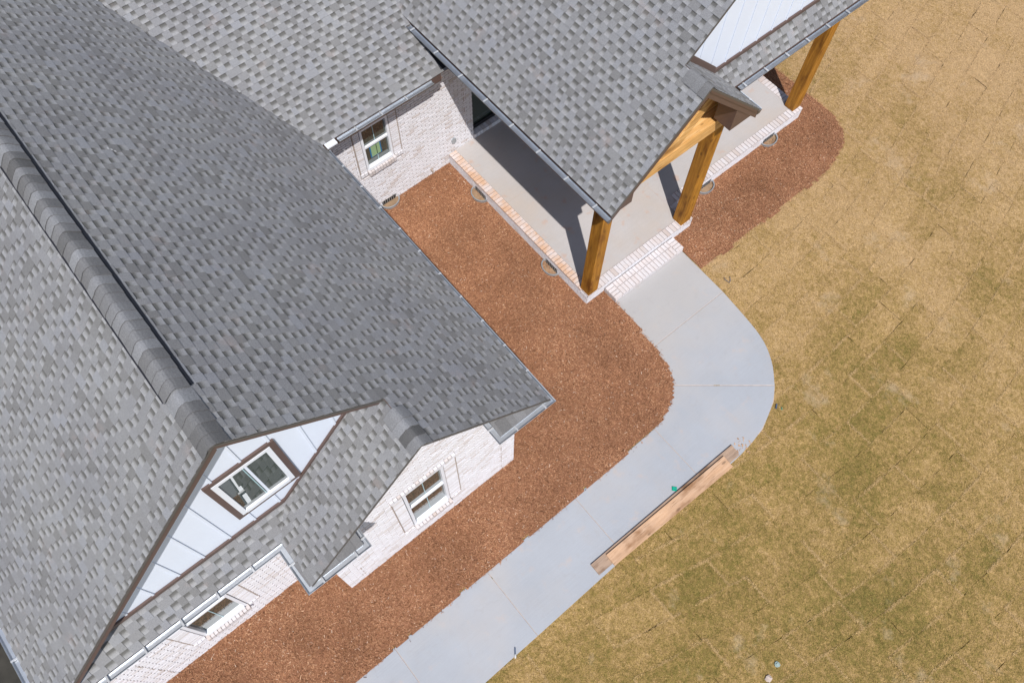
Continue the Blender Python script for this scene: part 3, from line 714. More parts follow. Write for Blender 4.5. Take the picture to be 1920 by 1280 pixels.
# gable walls with board and batten
def siding_wall(x, outline, battens, zlo, ztop, trim_pts):
    mb = MB(); mb.prism([(x, y, z) for y, z in outline], (0.05, 0, 0)); build('siding_panel', mb, 'siding', house)
    for y in battens:
        b = zlo(y); t = ztop(y)
        if t - b > 0.05: obj_box('batten', (x + 0.001, y - 0.016, b), (x + 0.015, y + 0.016, t), 'siding', bevel=0.003)
def zt_main(y): return (RIDZ - MW * (-0.585 - y) if y < -0.585 else 3.05 + ME * (3.02 - y)) - 0.10
def zb_main(y): return 3.40 if y < -0.5 else max(3.40, y + 0.85 + zb - 1.89 + 0.0)
XG = -3.69
siding_wall(XG, [(-3.48, 3.38), (-0.48, 3.38), (0.98, zb_main(0.98)), (0.98, zt_main(0.98)), (-0.585, RIDZ - 0.1), (-3.4, zt_main(-3.4))],
            [-3.02, -2.67, -2.32, -1.973, -1.636, -1.272, -0.919, -0.565, -0.212, 0.128, 0.48], lambda y: zb_main(y) + 0.02,
            lambda y: zt_main(y), None)
# flashing strips
mb = MB(); mb.box((XG + 0.004, -3.46, 3.40), (XG + 0.030, -0.50, 3.475)); build('flashing', mb, 'trim', house)
mb = MB(); mb.prism([(XG + 0.030, -0.50, 3.40), (XG + 0.030, 0.98, 3.40 + 1.48), (XG + 0.030, 0.98, 3.485 + 1.48), (XG + 0.030, -0.50, 3.475)], (0.026, 0, 0)); build('flashing', mb, 'trim', house)
# gable 2
XH = -5.0
def zt2(y): return (y - 5.43 + PZ if y < 8.87 else 6.96 - (y - 8.87)) - 0.08
def zb2(y): return 3.80 if y > 8.27 else 5.08 - (y - 6.99)
siding_wall(XH, [(7.62, zb2(7.62)), (8.27, 3.80), (12.0, 3.80), (8.87, 6.88), (7.5, zt2(7.5))], [7.48 + 0.351 * i for i in range(1, 12)], lambda y: zb2(y) + 0.05, zt2, None)
mb = MB(); mb.box((XH + 0.004, 8.29, 3.79), (XH + 0.034, 12.2, 3.865)); build('flashing', mb, 'trim', house)
mb = MB(); mb.prism([(XH + 0.034, 7.35, 4.72 + 0.0), (XH + 0.034, 8.29, 3.79), (XH + 0.034, 8.29, 3.93), (XH + 0.034, 7.35, 4.865)], (0.03, 0, 0)); build('flashing', mb, 'trim', house)

# ------------------------------------------------------------------ gutters
def gutter(path, z, closed_ends=(True, True), spacing=0.50, off=0.25, first=None):
    """path: outer top edge (x,y) polyline, roof on the LEFT side when walking. open trough with brackets"""
    W = 0.092; D = 0.080; n = len(path); P = [np.array(p, float) for p in path]
    def nl(a, b): d = b - a; d /= np.linalg.norm(d); return np.array([-d[1], d[0]])
    offs = []
    for i in range(n):
        if i == 0: m = nl(P[0], P[1])
        elif i == n - 1: m = nl(P[-2], P[-1])
        else:
            a, b = nl(P[i - 1], P[i]), nl(P[i], P[i + 1]); m = (a + b) / (1 + a @ b)
        offs.append(m)
    prof = [(0.0, 0.0), (0.010, -0.004), (0.012, -0.030), (0.026, -0.060), (0.030, -D), (W, -D), (W, 0.0)]
    prof_in = [(0.003, 0.003), (0.014, -0.002), (0.016, -0.014), (0.020, -0.022), (0.026, -0.030), (W - 0.005, -0.030), (W - 0.005, 0.0)]
    mb = MB()
    R_o = [[(P[i][0] + offs[i][0] * a, P[i][1] + offs[i][1] * a, z + h) for a, h in prof] for i in range(n)]
    R_i = [[(P[i][0] + offs[i][0] * a, P[i][1] + offs[i][1] * a, z + h) for a, h in prof_in] for i in range(n)]
    for i in range(n - 1):
        for k in range(len(prof) - 1):
            mb.poly([R_o[i][k], R_o[i][k + 1], R_o[i + 1][k + 1], R_o[i + 1][k]], 0)
            mb.poly([R_i[i][k], R_i[i + 1][k], R_i[i + 1][k + 1], R_i[i][k + 1]], 1)
        mb.poly([R_o[i][0], R_o[i + 1][0], R_i[i + 1][0], R_i[i][0]], 1)
    if closed_ends[0]: mb.poly(R_o[0], 0)
    if closed_ends[1]: mb.poly(R_o[-1][::-1], 0)
    g = build('gutter', mb, ['gutter_out', 'gutter_in'], house, origin=(P[0][0], P[0][1], z))
    for i in range(n - 1):
        d = P[i + 1] - P[i]; L = np.linalg.norm(d); d /= L; m = nl(P[i], P[i + 1])
        t = off if first is None else first[i]
        while t < L - 0.06:
            c = P[i] + d * t; hw = 0.012
            q = [c - d * hw, c + d * hw, c + d * hw + m * W, c - d * hw + m * W]
            mb = MB(); mb.prism([(p[0], p[1], z + 0.008) for p in q], (0, 0, 0.012)); build('gutter_bracket', mb, 'bracket', g)
            t += spacing
# east eave of the wing, round the small front return
gutter([(-2.632, 2.10), (-2.632, 3.09), (-8.17, 3.09)][::1] if False else [(-3.03, 2.09), (-2.632, 2.09), (-2.632, 3.09), (-8.13, 3.09)], 3.0, first=[0.15, 0.32, 0.60])
gutter([(-8.16, 3.30), (-8.16, 5.20)], 3.0, first=[0.35])
gutter([(-3.30, -3.60), (-3.30, -0.955), (-2.632, -0.955), (-2.632, 0.0), (-3.03, 0.0)], 3.0, first=[0.28, 0.22, 0.24, 0.15])
gutter([(-15.0, -4.17), (-3.30, -4.17)], WEz - 0.05, first=[0.2])
gutter([(-9.06, 5.335), (-4.140, 5.335)], 3.47, spacing=0.64, first=[0.12])
gutter([(-4.155, 8.645), (-4.62, 8.645)], 3.47, first=[0.25], closed_ends=(True, False))
gutter([(-4.62, 8.66), (-4.62, 12.35)], 3.47, first=[0.12])
# fascias under the eaves
for a_, b_ in [((-8.2, 2.975, 2.86), (-3.04, 2.995, 3.035)), ((-3.415, -3.7, 2.86), (-3.395, -0.87, 3.035)), ((-8.27, 3.0, 2.86), (-8.25, 5.40, 3.03)), ((-3.4, -0.86, 2.86), (-2.75, -0.84, 3.0)), ((-15, -4.08, WEz - 0.18), (-3.42, -4.06, WEz - 0.02)), ((-9.18, 5.437, 3.40), (-4.17, 5.452, 3.50)), ((-4.73, 8.57, 3.33), (-4.715, 12.3, 3.50)), ((-4.70, 8.53, 3.33), (-4.17, 8.55, 3.50))]: obj_box('fascia', a_, b_, 'trim')
# level soffits under the eaves
for a_, b_ in [((-8.2, 2.72, 2.855), (-3.04, 2.97, 2.87)), ((-3.68, -3.7, 2.855), (-3.42, -0.64, 2.87)), ((-8.63, 2.72, 2.855), (-8.28, 5.45, 2.87)), ((-15, -4.05, WEz - 0.19), (-3.7, -3.7, WEz - 0.175)), ((-8.6, 5.46, 3.32), (-4.75, 8.4, 3.335)), ((-8.6, 8.41, 3.32), (-5.0, 12.2, 3.335))]: obj_box('soffit', a_, b_, 'soffit')
mb = MB(); mb.box((-8.23, 3.06, 3.02), (-8.13, 3.25, 3.05)); build('valley_flashing', mb, 'white', house)

# boxed cornice returns at the bump
def ret(y0, y1):
    mb = MB(); mb.box((-3.02, y0, 2.88), (-2.735, y1, 3.0)); build('cornice_return', mb, 'trim', house)
    mb = MB(); mb.prism([(-2.715, y0 - 0.03, 3.012), (-2.715, y1 + 0.03, 3.012), (-3.035, y1 + 0.03, 3.10), (-3.035, y0 - 0.03, 3.10)], (0, 0, 0.02), 0, 0.45); build('return_roof', mb, 'cap', house)
    for k in range(3):
        w = (y1 - y0) / 3; a = y0 + w * k + 0.02; mb = MB(); h = 0.012
        mb.prism([(-2.72, a, 3.012 + h), (-2.72, a + w * 0.6, 3.012 + h), (-2.90, a + w * 0.6, 3.063 + h), (-2.90, a, 3.063 + h)], (0, 0, 0.012), 0, [0.2, 0.6, 0.35][k]); build('shingle_tab', mb, 'cap', house)
ret(2.20, 2.98); ret(-0.86, -0.10)
# porch eave boxes
for ya, yb, s in ((5.45, 5.86, 1), (8.53, 7.93, -1)):
    mb = MB(); h = abs(yb - ya)
    q = [(-4.178, ya, 3.46), (-4.178, yb, 3.46), (-4.178, yb, 3.46 + h), (-4.178, ya, 3.50)]
    if s < 0: q = q[::-1]
    mb.prism(q, (0.34, 0, 0)); build('eave_box', mb, 'trim', house)

# ------------------------------------------------------------------ brickwork
brick_pool = []   # (area, a, b, tone, mat)
def add_brick(a, b, mat='brick', rel=(1, 0, 0)):
    c = tuple((a[i] + b[i]) / 2 for i in range(3)); t = random.random()
    ax = {(1, 0, 0): 0, (0, 1, 0): 1, (0, -1, 0): 1, (0, 0, 1): 2}[rel]
    if ax == 0: f = [(b[0], a[1], a[2]), (b[0], b[1], a[2]), (b[0], b[1], b[2]), (b[0], a[1], b[2])]
    elif ax == 2: f = [(a[0], a[1], b[2]), (b[0], a[1], b[2]), (b[0], b[1], b[2]), (a[0], b[1], b[2])]
    else: f = [(a[0], b[1], a[2]), (b[0], b[1], a[2]), (b[0], b[1], b[2]), (a[0], b[1], b[2])]
    vis = rel != (0, 1, 0)
    brick_pool.append((abs(px_area(f)) if vis else 0.0, a, b, t, mat))
BL, BH, BJ = 0.172, 0.0575, 0.0135
def wall_x(x, y0, y1, z0, ztop, holes=(), thick=0.10, plumb=(), zmax=None):
    """brick wall facing +X"""
    nrow = int((zmax - z0) / BH)
    for r in range(nrow):
        za = z0 + r * BH + BJ / 2; zb_ = za + BH - BJ; y = y0 - (BL / 2 if r % 2 else 0)
        while y < y1:
            a = max(y + BJ / 2, y0 + (0.0 if r % 2 else 0.004)); b = min(y + BL - BJ / 2, y1 - (0.006 if (r % 2) else 0.0)); y += BL
            segs = [(a, b)]
            for (hy0, hy1, hz0, hz1) in holes:
                if za < hz1 and zb_ > hz0:
                    ns = []
                    for s0, s1 in segs:
                        if s1 <= hy0 or s0 >= hy1: ns.append((s0, s1))
                        else:
                            if s0 < hy0: ns.append((s0, hy0))
                            if s1 > hy1: ns.append((hy1, s1))
                    segs = ns
            for s0, s1 in segs:
                if s1 - s0 < 0.025: continue
                if zb_ > ztop((s0 + s1) / 2): continue
                dx = random.uniform(-0.002, 0.003); j = random.uniform(-0.0015, 0.0015)
                add_brick((x - 0.02, s0, za + j), (x + dx, s1, zb_ + j))
def backing_x(x, outline, holes=()):
    """mortar backing, split round rectangular holes"""
    polys = [outline]
    for (y0, y1, z0, z1) in holes:
        new = []
        for p in polys:
            new.append(clip_convex(p, [(-99, -99), (y0, -99), (y0, 99), (-99, 99)])); new.append(clip_convex(p, [(y1, -99), (99, -99), (99, 99), (y1, 99)]))
            m = clip_convex(p, [(y0, -99), (y1, -99), (y1, 99), (y0, 99)])
            if m: new.append(clip_convex(m, [(-99, -99), (99, -99), (99, z0), (-99, z0)])); new.append(clip_convex(m, [(-99, z1), (99, z1), (99, 99), (-99, 99)]))
        polys = [p for p in new if len(p) >= 3 and abs(area2(p)) > 1e-5]
    mb = MB()
    for p in polys: mb.prism([(x - 0.013, y, z) for y, z in p], (0.10, 0, 0))
    return build('brick_wall', mb, 'mortar', house)
def panel_bricks(x, y0, y1, z0, z1, proud=0.003):
    """column of long bricks beside a window, framed by a raked joint"""
    n = int(round((z1 - z0) / BH)); h = (z1 - z0) / n
    for r in range(n):
        add_brick((x - 0.02, y0 + 0.006, z0 + r * h + BJ / 2), (x + proud + random.uniform(-0.002, 0.002), y1 - 0.002, z0 + (r + 1) * h - BJ / 2))
def soldier_row(x, y0, y1, z0, z1, proud, step=0.060, mat='brick'):
    n = max(1, int(round((y1 - y0) / step))); w = (y1 - y0) / n
    for i in range(n):
        add_brick((x - 0.02, y0 + i * w + 0.004, z0), (x + proud + random.uniform(-0.003, 0.003), y0 + (i + 1) * w - 0.004, z1 + random.uniform(-0.002, 0.002)), mat)
def vjoint(x, y, z0, z1, parent=None):
    obj_box('control_joint', (x - 0.012, y - 0.007, z0), (x + 0.0005, y + 0.007, z1), 'joint')

# wall of the bump
WX = -3.04
bh = [(0.50, 1.62, 0.60, 2.63)]
def zt_bump(y): return (3.05 + ME * (3.02 - y) if y > 1.04 else zb - (1.04 - y)) - 0.06
wall_x(WX, -0.63, 2.707, 0.0, lambda y: min(zt_bump(y), 9), bh, zmax=5.0)
backing_x(WX, [(-0.63, 0.0), (2.707, 0.0), (2.707, zt_bump(2.707)), (1.04, zt_bump(1.04)), (-0.63, zt_bump(-0.63))], [(0.69, 1.40, 0.70, 2.50)])
panel_bricks(WX, 0.515, 0.69, 0.70, 2.50); panel_bricks(WX, 1.40, 1.60, 0.70, 2.50)
soldier_row(WX, 0.50, 1.615, 2.50, 2.60, 0.018, 0.062); soldier_row(WX, 0.69, 1.40, 0.60, 0.70, 0.075, 0.062, 'brick_tread'); soldier_row(WX, 0.50, 0.685, 0.64, 0.70, 0.020, 0.06); soldier_row(WX, 1.405, 1.60, 0.64, 0.70, 0.020, 0.06)
vjoint(WX, 0.508, 0.7, 2.5); vjoint(WX, 1.607, 0.7, 2.5)
# lower wall of the wing, front face
LX = -3.69
wall_x(LX, -3.72, -0.64, 0.0, lambda y: 2.86, [(-2.86, -1.74, 0.62, 2.65)], zmax=2.9)
backing_x(LX, [(-3.72, 0.0), (-0.64, 0.0), (-0.64, 2.87), (-3.72, 2.87)], [(-2.66, -1.935, 0.70, 2.50)])
panel_bricks(LX, -2.855, -2.665, 0.70, 2.50); panel_bricks(LX, -1.93, -1.755, 0.70, 2.50)
soldier_row(LX, -2.665, -1.93, 0.60, 0.70, 0.075, 0.062, 'brick_tread'); soldier_row(LX, -2.86, -2.67, 0.63, 0.70, 0.02, 0.06); soldier_row(LX, -1.925, -1.745, 0.63, 0.70, 0.02, 0.06); soldier_row(LX, -2.86, -1.745, 2.5, 2.6, 0.018, 0.062)
vjoint(LX, -1.748, 0.7, 2.6); vjoint(LX, -2.862, 0.7, 2.6)
for k in range(4): obj_box('control_joint', (LX - 0.012, -3.40, 1.62 - 0.40 * k - 0.26), (LX + 0.001, -3.385, 1.62 - 0.40 * k), 'joint')
for k in range(3): obj_box('control_joint', (WX - 0.012, -0.335, 0.12 + 0.24 * k), (WX + 0.001, -0.322, 0.12 + 0.24 * k + 0.16), 'joint')
obj_box('control_joint', (WX - 0.012, 2.43, 0.1), (WX + 0.0008, 2.445, 2.3), 'joint')
# rear courtyard wall
CX = -8.64
wall_x(CX, 2.72, 6.30, 0.0, lambda y: 2.86 if y < 5.45 else 3.22, [(3.70, 4.66, 1.14, 2.40)], zmax=3.45)
backing_x(CX, [(2.72, 0.0), (6.295, 0.0), (6.295, 3.42), (5.47, 3.42), (5.47, 3.0), (2.72, 3.0)] if False else [(2.72, 0.0), (5.47, 0.0), (5.47, 3.0), (2.72, 3.0)], [(3.86, 4.46, 1.25, 2.36)])
panel_bricks(CX, 3.725, 3.86, 1.25, 2.40); panel_bricks(CX, 4.47, 4.635, 1.25, 2.40)
soldier_row(CX, 3.86, 4.47, 1.15, 1.25, 0.070, 0.060, 'brick_tread'); soldier_row(CX, 3.71, 3.855, 1.17, 1.25, 0.022, 0.058); soldier_row(CX, 4.475, 4.65, 1.17, 1.25, 0.022, 0.058)
vjoint(CX, 3.718, 1.25, 2.86); vjoint(CX, 4.643, 1.25, 2.86); vjoint(CX, 6.11, 0.31, 3.30)
backing_x(CX, [(5.471, 0.0), (6.295, 0.0), (6.295, 3.22), (5.471, 3.22)])
# side walls (facing +Y and -Y)
def wall_y(y, x0, x1, z0, z1, sgn):
    nrow = int((z1 - z0) / BH)
    for r in range(nrow):
        za = z0 + r * BH + BJ / 2; zb_ = za + BH - BJ; x = x0 - (BL / 2 if r % 2 else 0)
        while x < x1:
            a = max(x + BJ / 2, x0); b = min(x + BL - BJ / 2, x1 - 0.012); x += BL
            if b - a < 0.03: continue
            dy = random.uniform(-0.002, 0.002)
            lo, hi = (y - 0.02, y + dy) if sgn > 0 else (y - dy, y + 0.02)
            add_brick((a, lo, za), (b, hi, zb_), 'brick', (0, sgn, 0))
wall_y(2.709, -8.64, -3.03, 0.0, 2.86, 1); wall_y(-0.632, -3.68, -3.03, 0.0, 2.86, -1); wall_y(-3.722, -6.5, -3.68, 0.0, 2.7, -1)
for a_, b_ in [((-8.7, 2.60, 0.0), (-3.15, 2.70, 2.99)), ((-3.75, -0.622, 0.0), (-3.14, -0.53, 2.99)), ((-16, -3.71, 0.0), (-3.79, -3.60, 2.9)), ((-16, -3.6, 0.0), (-15.9, 12, 2.9)), ((-15.9, 11.9, 0), (-8.6, 12.0, 3.4))]: obj_box('side_wall', a_, b_, 'mortar')

# windows
def window(x, y0, y1, z0, z1, fw=0.045, rail=None, mull=True, name_label=None, depth=0.055, casing=None, sill=0.03):
    w = bpy.data.objects.new('window', None); col.objects.link(w); w.parent = house
    w.location = Vector(((x + 8.0) * S, ((y0 + y1) / 2 - 2.7) * S, z0 * S))
    mb = MB(); d = depth
    mb.box((x - d - 0.02, y0, z0), (x + 0.006, y0 + fw, z1)); mb.box((x - d - 0.02, y1 - fw, z0), (x + 0.006, y1, z1))
    mb.box((x - d - 0.02, y0 + fw, z0), (x + sill, y1 - fw, z0 + fw * 1.35)); mb.box((x - d - 0.02, y0 + fw, z1 - fw), (x + 0.006, y1 - fw, z1))
    build('frame', mb, 'white', w)
    zr = rail if rail else None
    if zr:
        mb = MB(); mb.box((x - d, y0 + fw, zr - 0.022), (x - 0.012, y1 - fw, zr + 0.022)); build('sash_rail', mb, 'white', w)
    gx = x - d + 0.004
    def pane(za, zb_):
        mb = MB(); mb.box((gx - 0.006, y0 + fw, za), (gx, y1 - fw, zb_)); build('pane', mb, 'glass', w)
    if zr: pane(z0 + fw * 1.35, zr - 0.022); pane(zr + 0.022, z1 - fw)
    else: pane(z0 + fw * 1.35, z1 - fw)
    if mull:
        ym = (y0 + y1) / 2; mb = MB(); mb.box((gx + 0.001, ym - 0.006, z0 + fw * 1.35), (gx + 0.006, ym + 0.006, z1 - fw)); build('muntin', mb, 'muntin', w)
    return w
window(WX, 0.70, 1.39, 0.72, 2.48, rail=1.62)
window(LX, -2.65, -1.94, 0.72, 2.48, rail=1.62)
wb_ = window(CX, 3.87, 4.455, 1.26, 2.35, rail=1.83)
mb = MB(); mb.box((CX - 0.050, 4.02, 1.46), (CX - 0.0475, 4.26, 1.76)); build('sticker_border', mb, 'paper_b', wb_)
mb = MB(); mb.box((CX - 0.0472, 4.045, 1.475), (CX - 0.045, 4.235, 1.745)); build('sticker', mb, 'paper_g', wb_)
wg = window(XG + 0.03, -0.958, -0.238, 3.905, 5.09, fw=0.062, rail=None, depth=0.022, sill=0.012)
# brown casing of the gable window
mb = MB(); c = 0.072
mb.box((XG + 0.001, -0.958 - c, 3.905 - c), (XG + 0.030, -0.960, 5.09 + c)); mb.box((XG + 0.001, -0.236, 3.905 - c), (XG + 0.030, -0.238 + c, 5.09 + c))
mb.box((XG + 0.001, -0.959, 5.092), (XG + 0.030, -0.237, 5.09 + c)); mb.box((XG + 0.001, -0.959, 3.905 - c), (XG + 0.030, -0.237, 3.903))
build('casing', mb, 'trim', wg)

# dark entry recess
mb = MB(); mb.box((-9.3, 6.30, 0.30), (-9.25, 12.0, 3.4)); mb.box((-9.3, 6.24, 0.3), (-8.75, 6.28, 3.4)); build('entry_wall', mb, 'black', house)
mb = MB()
for i in range(4): mb.box((-8.80, 6.30 + 0.62 * i, 0.42), (-8.74, 6.36 + 0.62 * i, 3.0))
mb.box((-8.80, 6.36, 0.42), (-8.745, 8.3, 0.50)); build('door_frame', mb, 'black', house)
for i in range(3):
    mb = MB(); mb.box((-8.785, 6.365 + 0.62 * i, 0.505), (-8.777, 6.915 + 0.62 * i, 2.98)); build('door_pane', mb, 'glass', house)
n = 40
for i in range(n): add_brick((-8.74, 6.305 + i * 0.075, 0.302), (-8.61, 6.305 + i * 0.075 + 0.066, 0.40), 'brick')
# black sheets put in for the porch eave's shade and black flashing on the linking roof
mb = MB(); mb.prism([(-9.10, 5.56, 3.45), (-8.62, 5.56, 3.22), (-8.30, 5.56, 3.05), (-8.30, 5.56, 3.58), (-9.10, 5.56, 3.58)], (0, -0.02, 0)); build('underlay_shade', mb, 'felt_shade', house)
mb = MB(); mb.prism([(-8.26, 5.42, 3.087), (-8.26, 5.98, 3.087), (-9.1, 5.98, 3.087 + 0.84 * LS), (-9.1, 5.46, 3.087 + 0.84 * LS)], (0, 0, 0.006)); build('underlay_shade', mb, 'felt_shade', house)

# ------------------------------------------------------------------ porch platform
mb = MB(); mb.prism([(-8.63, 5.83, 0.296), (-4.655, 5.83, 0.296), (-4.655, 8.20, 0.296), (-5.12, 8.20, 0.296), (-5.12, 11.86, 0.296), (-9.2, 11.86, 0.296), (-9.2, 6.2, 0.296), (-8.63, 6.2, 0.296)], (0, 0, 0.28))
build('porch_floor', mb, 'porch', house)
for q in ([(-7.0, 5.83), (-7.0, 8.3)], [(-5.12, 8.2), (-9.2, 8.2)]):
    (x0, y0), (x1, y1) = q; mb = MB()
    if x0 == x1: mb.box((x0 - 0.004, y0, 0.2955), (x0 + 0.004, y1, 0.2975))
    else: mb.box((min(x0, x1), y0 - 0.004, 0.2955), (max(x0, x1), y0 + 0.004, 0.2975))
    build('floor_joint', mb, 'groove', house)
mb = MB()   # mortar bed of the border and base
OUT = [(-8.63, 5.665), (-4.487, 5.665), (-4.487, 8.363), (-4.958, 8.363), (-4.958, 12.02), (-8.6, 12.02)]
mb.box((-8.63, 5.668, 0.0), (-4.49, 5.835, 0.284)); mb.box((-4.66, 5.836, 0.0), (-4.49, 8.36, 0.288)); mb.box((-4.961, 8.20, 0.0), (-4.661, 8.36, 0.288)); mb.box((-5.125, 8.201, 0.0), (-4.962, 12.017, 0.288)); mb.box((-9.0, 11.86, 0.0), (-5.126, 12.017, 0.288))
build('porch_base', mb, 'mortar', house)
ST = 0.084
def border(x0, y0, x1, y1, dx, dy, mat):
    """row of flat header bricks from (x0,y0) to (x1,y1), each reaching dx,dy inwards"""
    L = math.hypot(x1 - x0, y1 - y0); n = int(round(L / ST)); s = L / n
    for i in range(n):
        z1 = 0.306 + random.uniform(-0.003, 0.003); g = 0.0065
        if abs(x1 - x0) > abs(y1 - y0):
            xa = min(x0, x1) + i * s + g; xb = xa + s - 2 * g; add_brick((xa, min(y0, y0 + dy), 0.27), (xb, max(y0, y0 + dy), z1), mat, (0, 0, 1))
        else:
            ya = min(y0, y1) + i * s + g; yb = ya + s - 2 * g; add_brick((min(x0, x0 + dx), ya, 0.27), (max(x0, x0 + dx), yb, z1), mat, (0, 0, 1))
border(-8.62, 5.652, -4.66, 5.652, 0, 0.17, 'brick_stain')
border(-4.472, 5.66, -4.472, 8.365, -0.17, 0, 'brick_tread')
border(-4.945, 8.40, -4.945, 12.03, -0.17, 0, 'brick_tread')
border(-4.95, 8.372, -4.66, 8.372, 0, -0.17, 'brick_tread'); border(-8.9, 12.03, -5.13, 12.03, 0, -0.17, 'brick_tread')
def base_course_y(y, x0, x1, sgn, n=4):
    for r in range(n):
        za = 0.01 + r * 0.064; x = x0 - (BL / 2 if r % 2 else 0)
        while x < x1:
            a = max(x + 0.005, x0); b = min(x + BL - 0.005, x1); x += BL
            if b - a > 0.03: add_brick((a, y - (0 if sgn > 0 else 0.0), za), (b, y + 0.02, za + 0.054), 'brick', (0, -1, 0))
def base_course_x(x, y0, y1, n=4):
    for r in range(n):
        za = 0.01 + r * 0.064; y = y0 - (BL / 2 if r % 2 else 0)
        while y < y1:
            a = max(y + 0.005, y0); b = min(y + BL - 0.005, y1); y += BL
            if b - a > 0.03: add_brick((x - 0.02, a, za), (x, b, za + 0.054), 'brick', (1, 0, 0))
base_course_y(5.658, -8.62, -4.482, -1); base_course_x(-4.480, 5.66, 8.365); base_course_x(-4.952, 8.37, 12.025)

# flush all house bricks: 300 biggest as parts, the rest joined
brick_pool.sort(key=lambda s: -s[0])
brick_mesh = {}
nb = 0; restb = {}
for ar, a, b, t, mat in brick_pool:
    c = tuple((a[i] + b[i]) / 2 for i in range(3))
    if nb < 300 and ar > 0 and seen((c[0] + 0.03, c[1], b[2])):
        dims = tuple(round(b[i] - a[i], 3) for i in range(3)); key = (dims, mat, int(t * 5))
        if key not in brick_mesh:
            me = bpy.data.meshes.new('brick'); m1 = MB(); m1.box((-dims[0] / 2, -dims[1] / 2, -dims[2] / 2), (dims[0] / 2, dims[1] / 2, dims[2] / 2), 0, t)
            me.from_pydata((np.array(m1.v) * S).tolist(), [], m1.f); finish(me, [MT[mat]], m1.tone, m1.uv); brick_mesh[key] = me
        o = bpy.data.objects.new('brick', brick_mesh[key]); col.objects.link(o); o.parent = house; o.location = Vector(np.array(c) * S - wloc(house)); nb += 1
    else:
        restb.setdefault(mat, []).append((a, b, t))
m1 = MB(); mats = ['brick', 'brick_stain', 'brick_tread']
for k, mat in enumerate(mats):
    for a, b, t in restb.get(mat, []): m1.box(a, b, k, t)
tag(build('bricks', m1, mats, house), kind='stuff')

# ------------------------------------------------------------------ porch timbers
def timber(name, a, b, w, h, mat='post', up=(1, 0, 0)):
    mb = MB(); mb.beam(a, b, w, h, up); return build(name, mb, mat, house, origin=a, bevel=0.006)
PW = 0.225
timber('post', (-4.59, 5.785, 0.300), (-4.59, 5.785, 3.10), PW, PW)
timber('post', (-4.60, 8.175, 0.300), (-4.60, 8.175, 3.10), PW * 1.08, PW)
timber('post', (-5.13, 11.90, 0.300), (-5.13, 11.90, 3.34), PW, PW * 0.98)
timber('tie_beam', (-4.59, 5.66, 3.235), (-4.59, 8.60, 3.235), PW, 0.27, 'beam', (0, 0, 1))
def rz(y): return (5.08 - abs(y - 6.99)) - 0.19
timber('rafter', (-4.59, 5.75, rz(5.75)), (-4.59, 6.99, rz(6.99)), 0.19, 0.19, 'beam', (0, 0, 1)); timber('rafter', (-4.59, 8.23, rz(8.23)), (-4.59, 6.99, rz(6.99)), 0.19, 0.19, 'beam', (0, 0, 1))
timber('king_post', (-4.59, 6.99, 3.37), (-4.59, 6.99, 4.80), 0.19, 0.20, 'beam')
timber('strut', (-4.585, 7.05, 3.39), (-4.585, 7.72, 4.16), 0.185, 0.21, 'beam', (0, 0, 1)); timber('strut', (-4.585, 6.93, 3.39), (-4.585, 6.28, 4.14), 0.185, 0.21, 'beam', (0, 0, 1))
timber('header_beam', (-5.13, 8.30, 3.20), (-5.13, 12.0, 3.20), 0.2, 0.24, 'beam', (0, 0, 1))
mb = MB(); mb.prism([(-4.704, 5.62, 3.12), (-4.704, 8.36, 3.12), (-4.704, 8.36, 3.665), (-4.704, 6.99, 5.035), (-4.704, 5.62, 3.665)], (0.02, 0, 0)); build('gable_panel', mb, 'beam', house)
# ceiling behind the truss
mb = MB(); mb.box((-8.6, 5.75, 3.34), (-4.745, 8.2, 3.36)); build('porch_ceiling', mb, 'soffit', house)

# small fittings on the wall
mb = MB()
hexp = [(CX + 0.035, 5.80 + 0.058 * math.cos(math.radians(60 * k + 30)), 0.61 + 0.072 * math.sin(math.radians(60 * k + 30))) for k in range(6)]
mb.prism(hexp, (0.04, 0, 0)); build('vent_cover', mb, 'zinc', house)
mb = MB(); mb.beam((CX, 5.206, 0.19), (CX + 0.07, 5.206, 0.18), 0.03, 0.03, (0, 0, 1)); mb.beam((CX + 0.06, 5.206, 0.20), (CX + 0.065, 5.206, 0.12), 0.022, 0.022, (1, 0, 0)); mb.beam((CX + 0.035, 5.175, 0.225), (CX + 0.035, 5.24, 0.225), 0.012, 0.012, (1, 0, 0)); build('outdoor_tap', mb, 'joint', house)
# foundation vents (dark slots) as parts
def fvent(c, axis):
    mb = MB()
    x, y = c
    if axis == 'x': mb.box((x - 0.01, y - 0.16, 0.03), (x + 0.004, y + 0.16, 0.14))
    else: mb.box((x - 0.16, y - 0.004, 0.03), (x + 0.16, y + 0.01, 0.14))
    v = build('foundation_vent', mb, 'black', house)
    mb = MB()
    for k in range(7):
        o = -0.14 + k * 0.0466
        if axis == 'x': mb.box((x + 0.004, y + o - 0.006, 0.035), (x + 0.010, y + o + 0.006, 0.135))
        else: mb.box((x + o - 0.006, y - 0.010, 0.035), (x + o + 0.006, y - 0.004, 0.135))
    build('louvre', mb, 'zinc', v)
fvent((CX, 4.17), 'x'); fvent((-7.63, 5.655), 'y'); fvent((-5.48, 5.655), 'y'); fvent((-4.948, 9.24), 'x'); fvent((-4.948, 11.09), 'x')

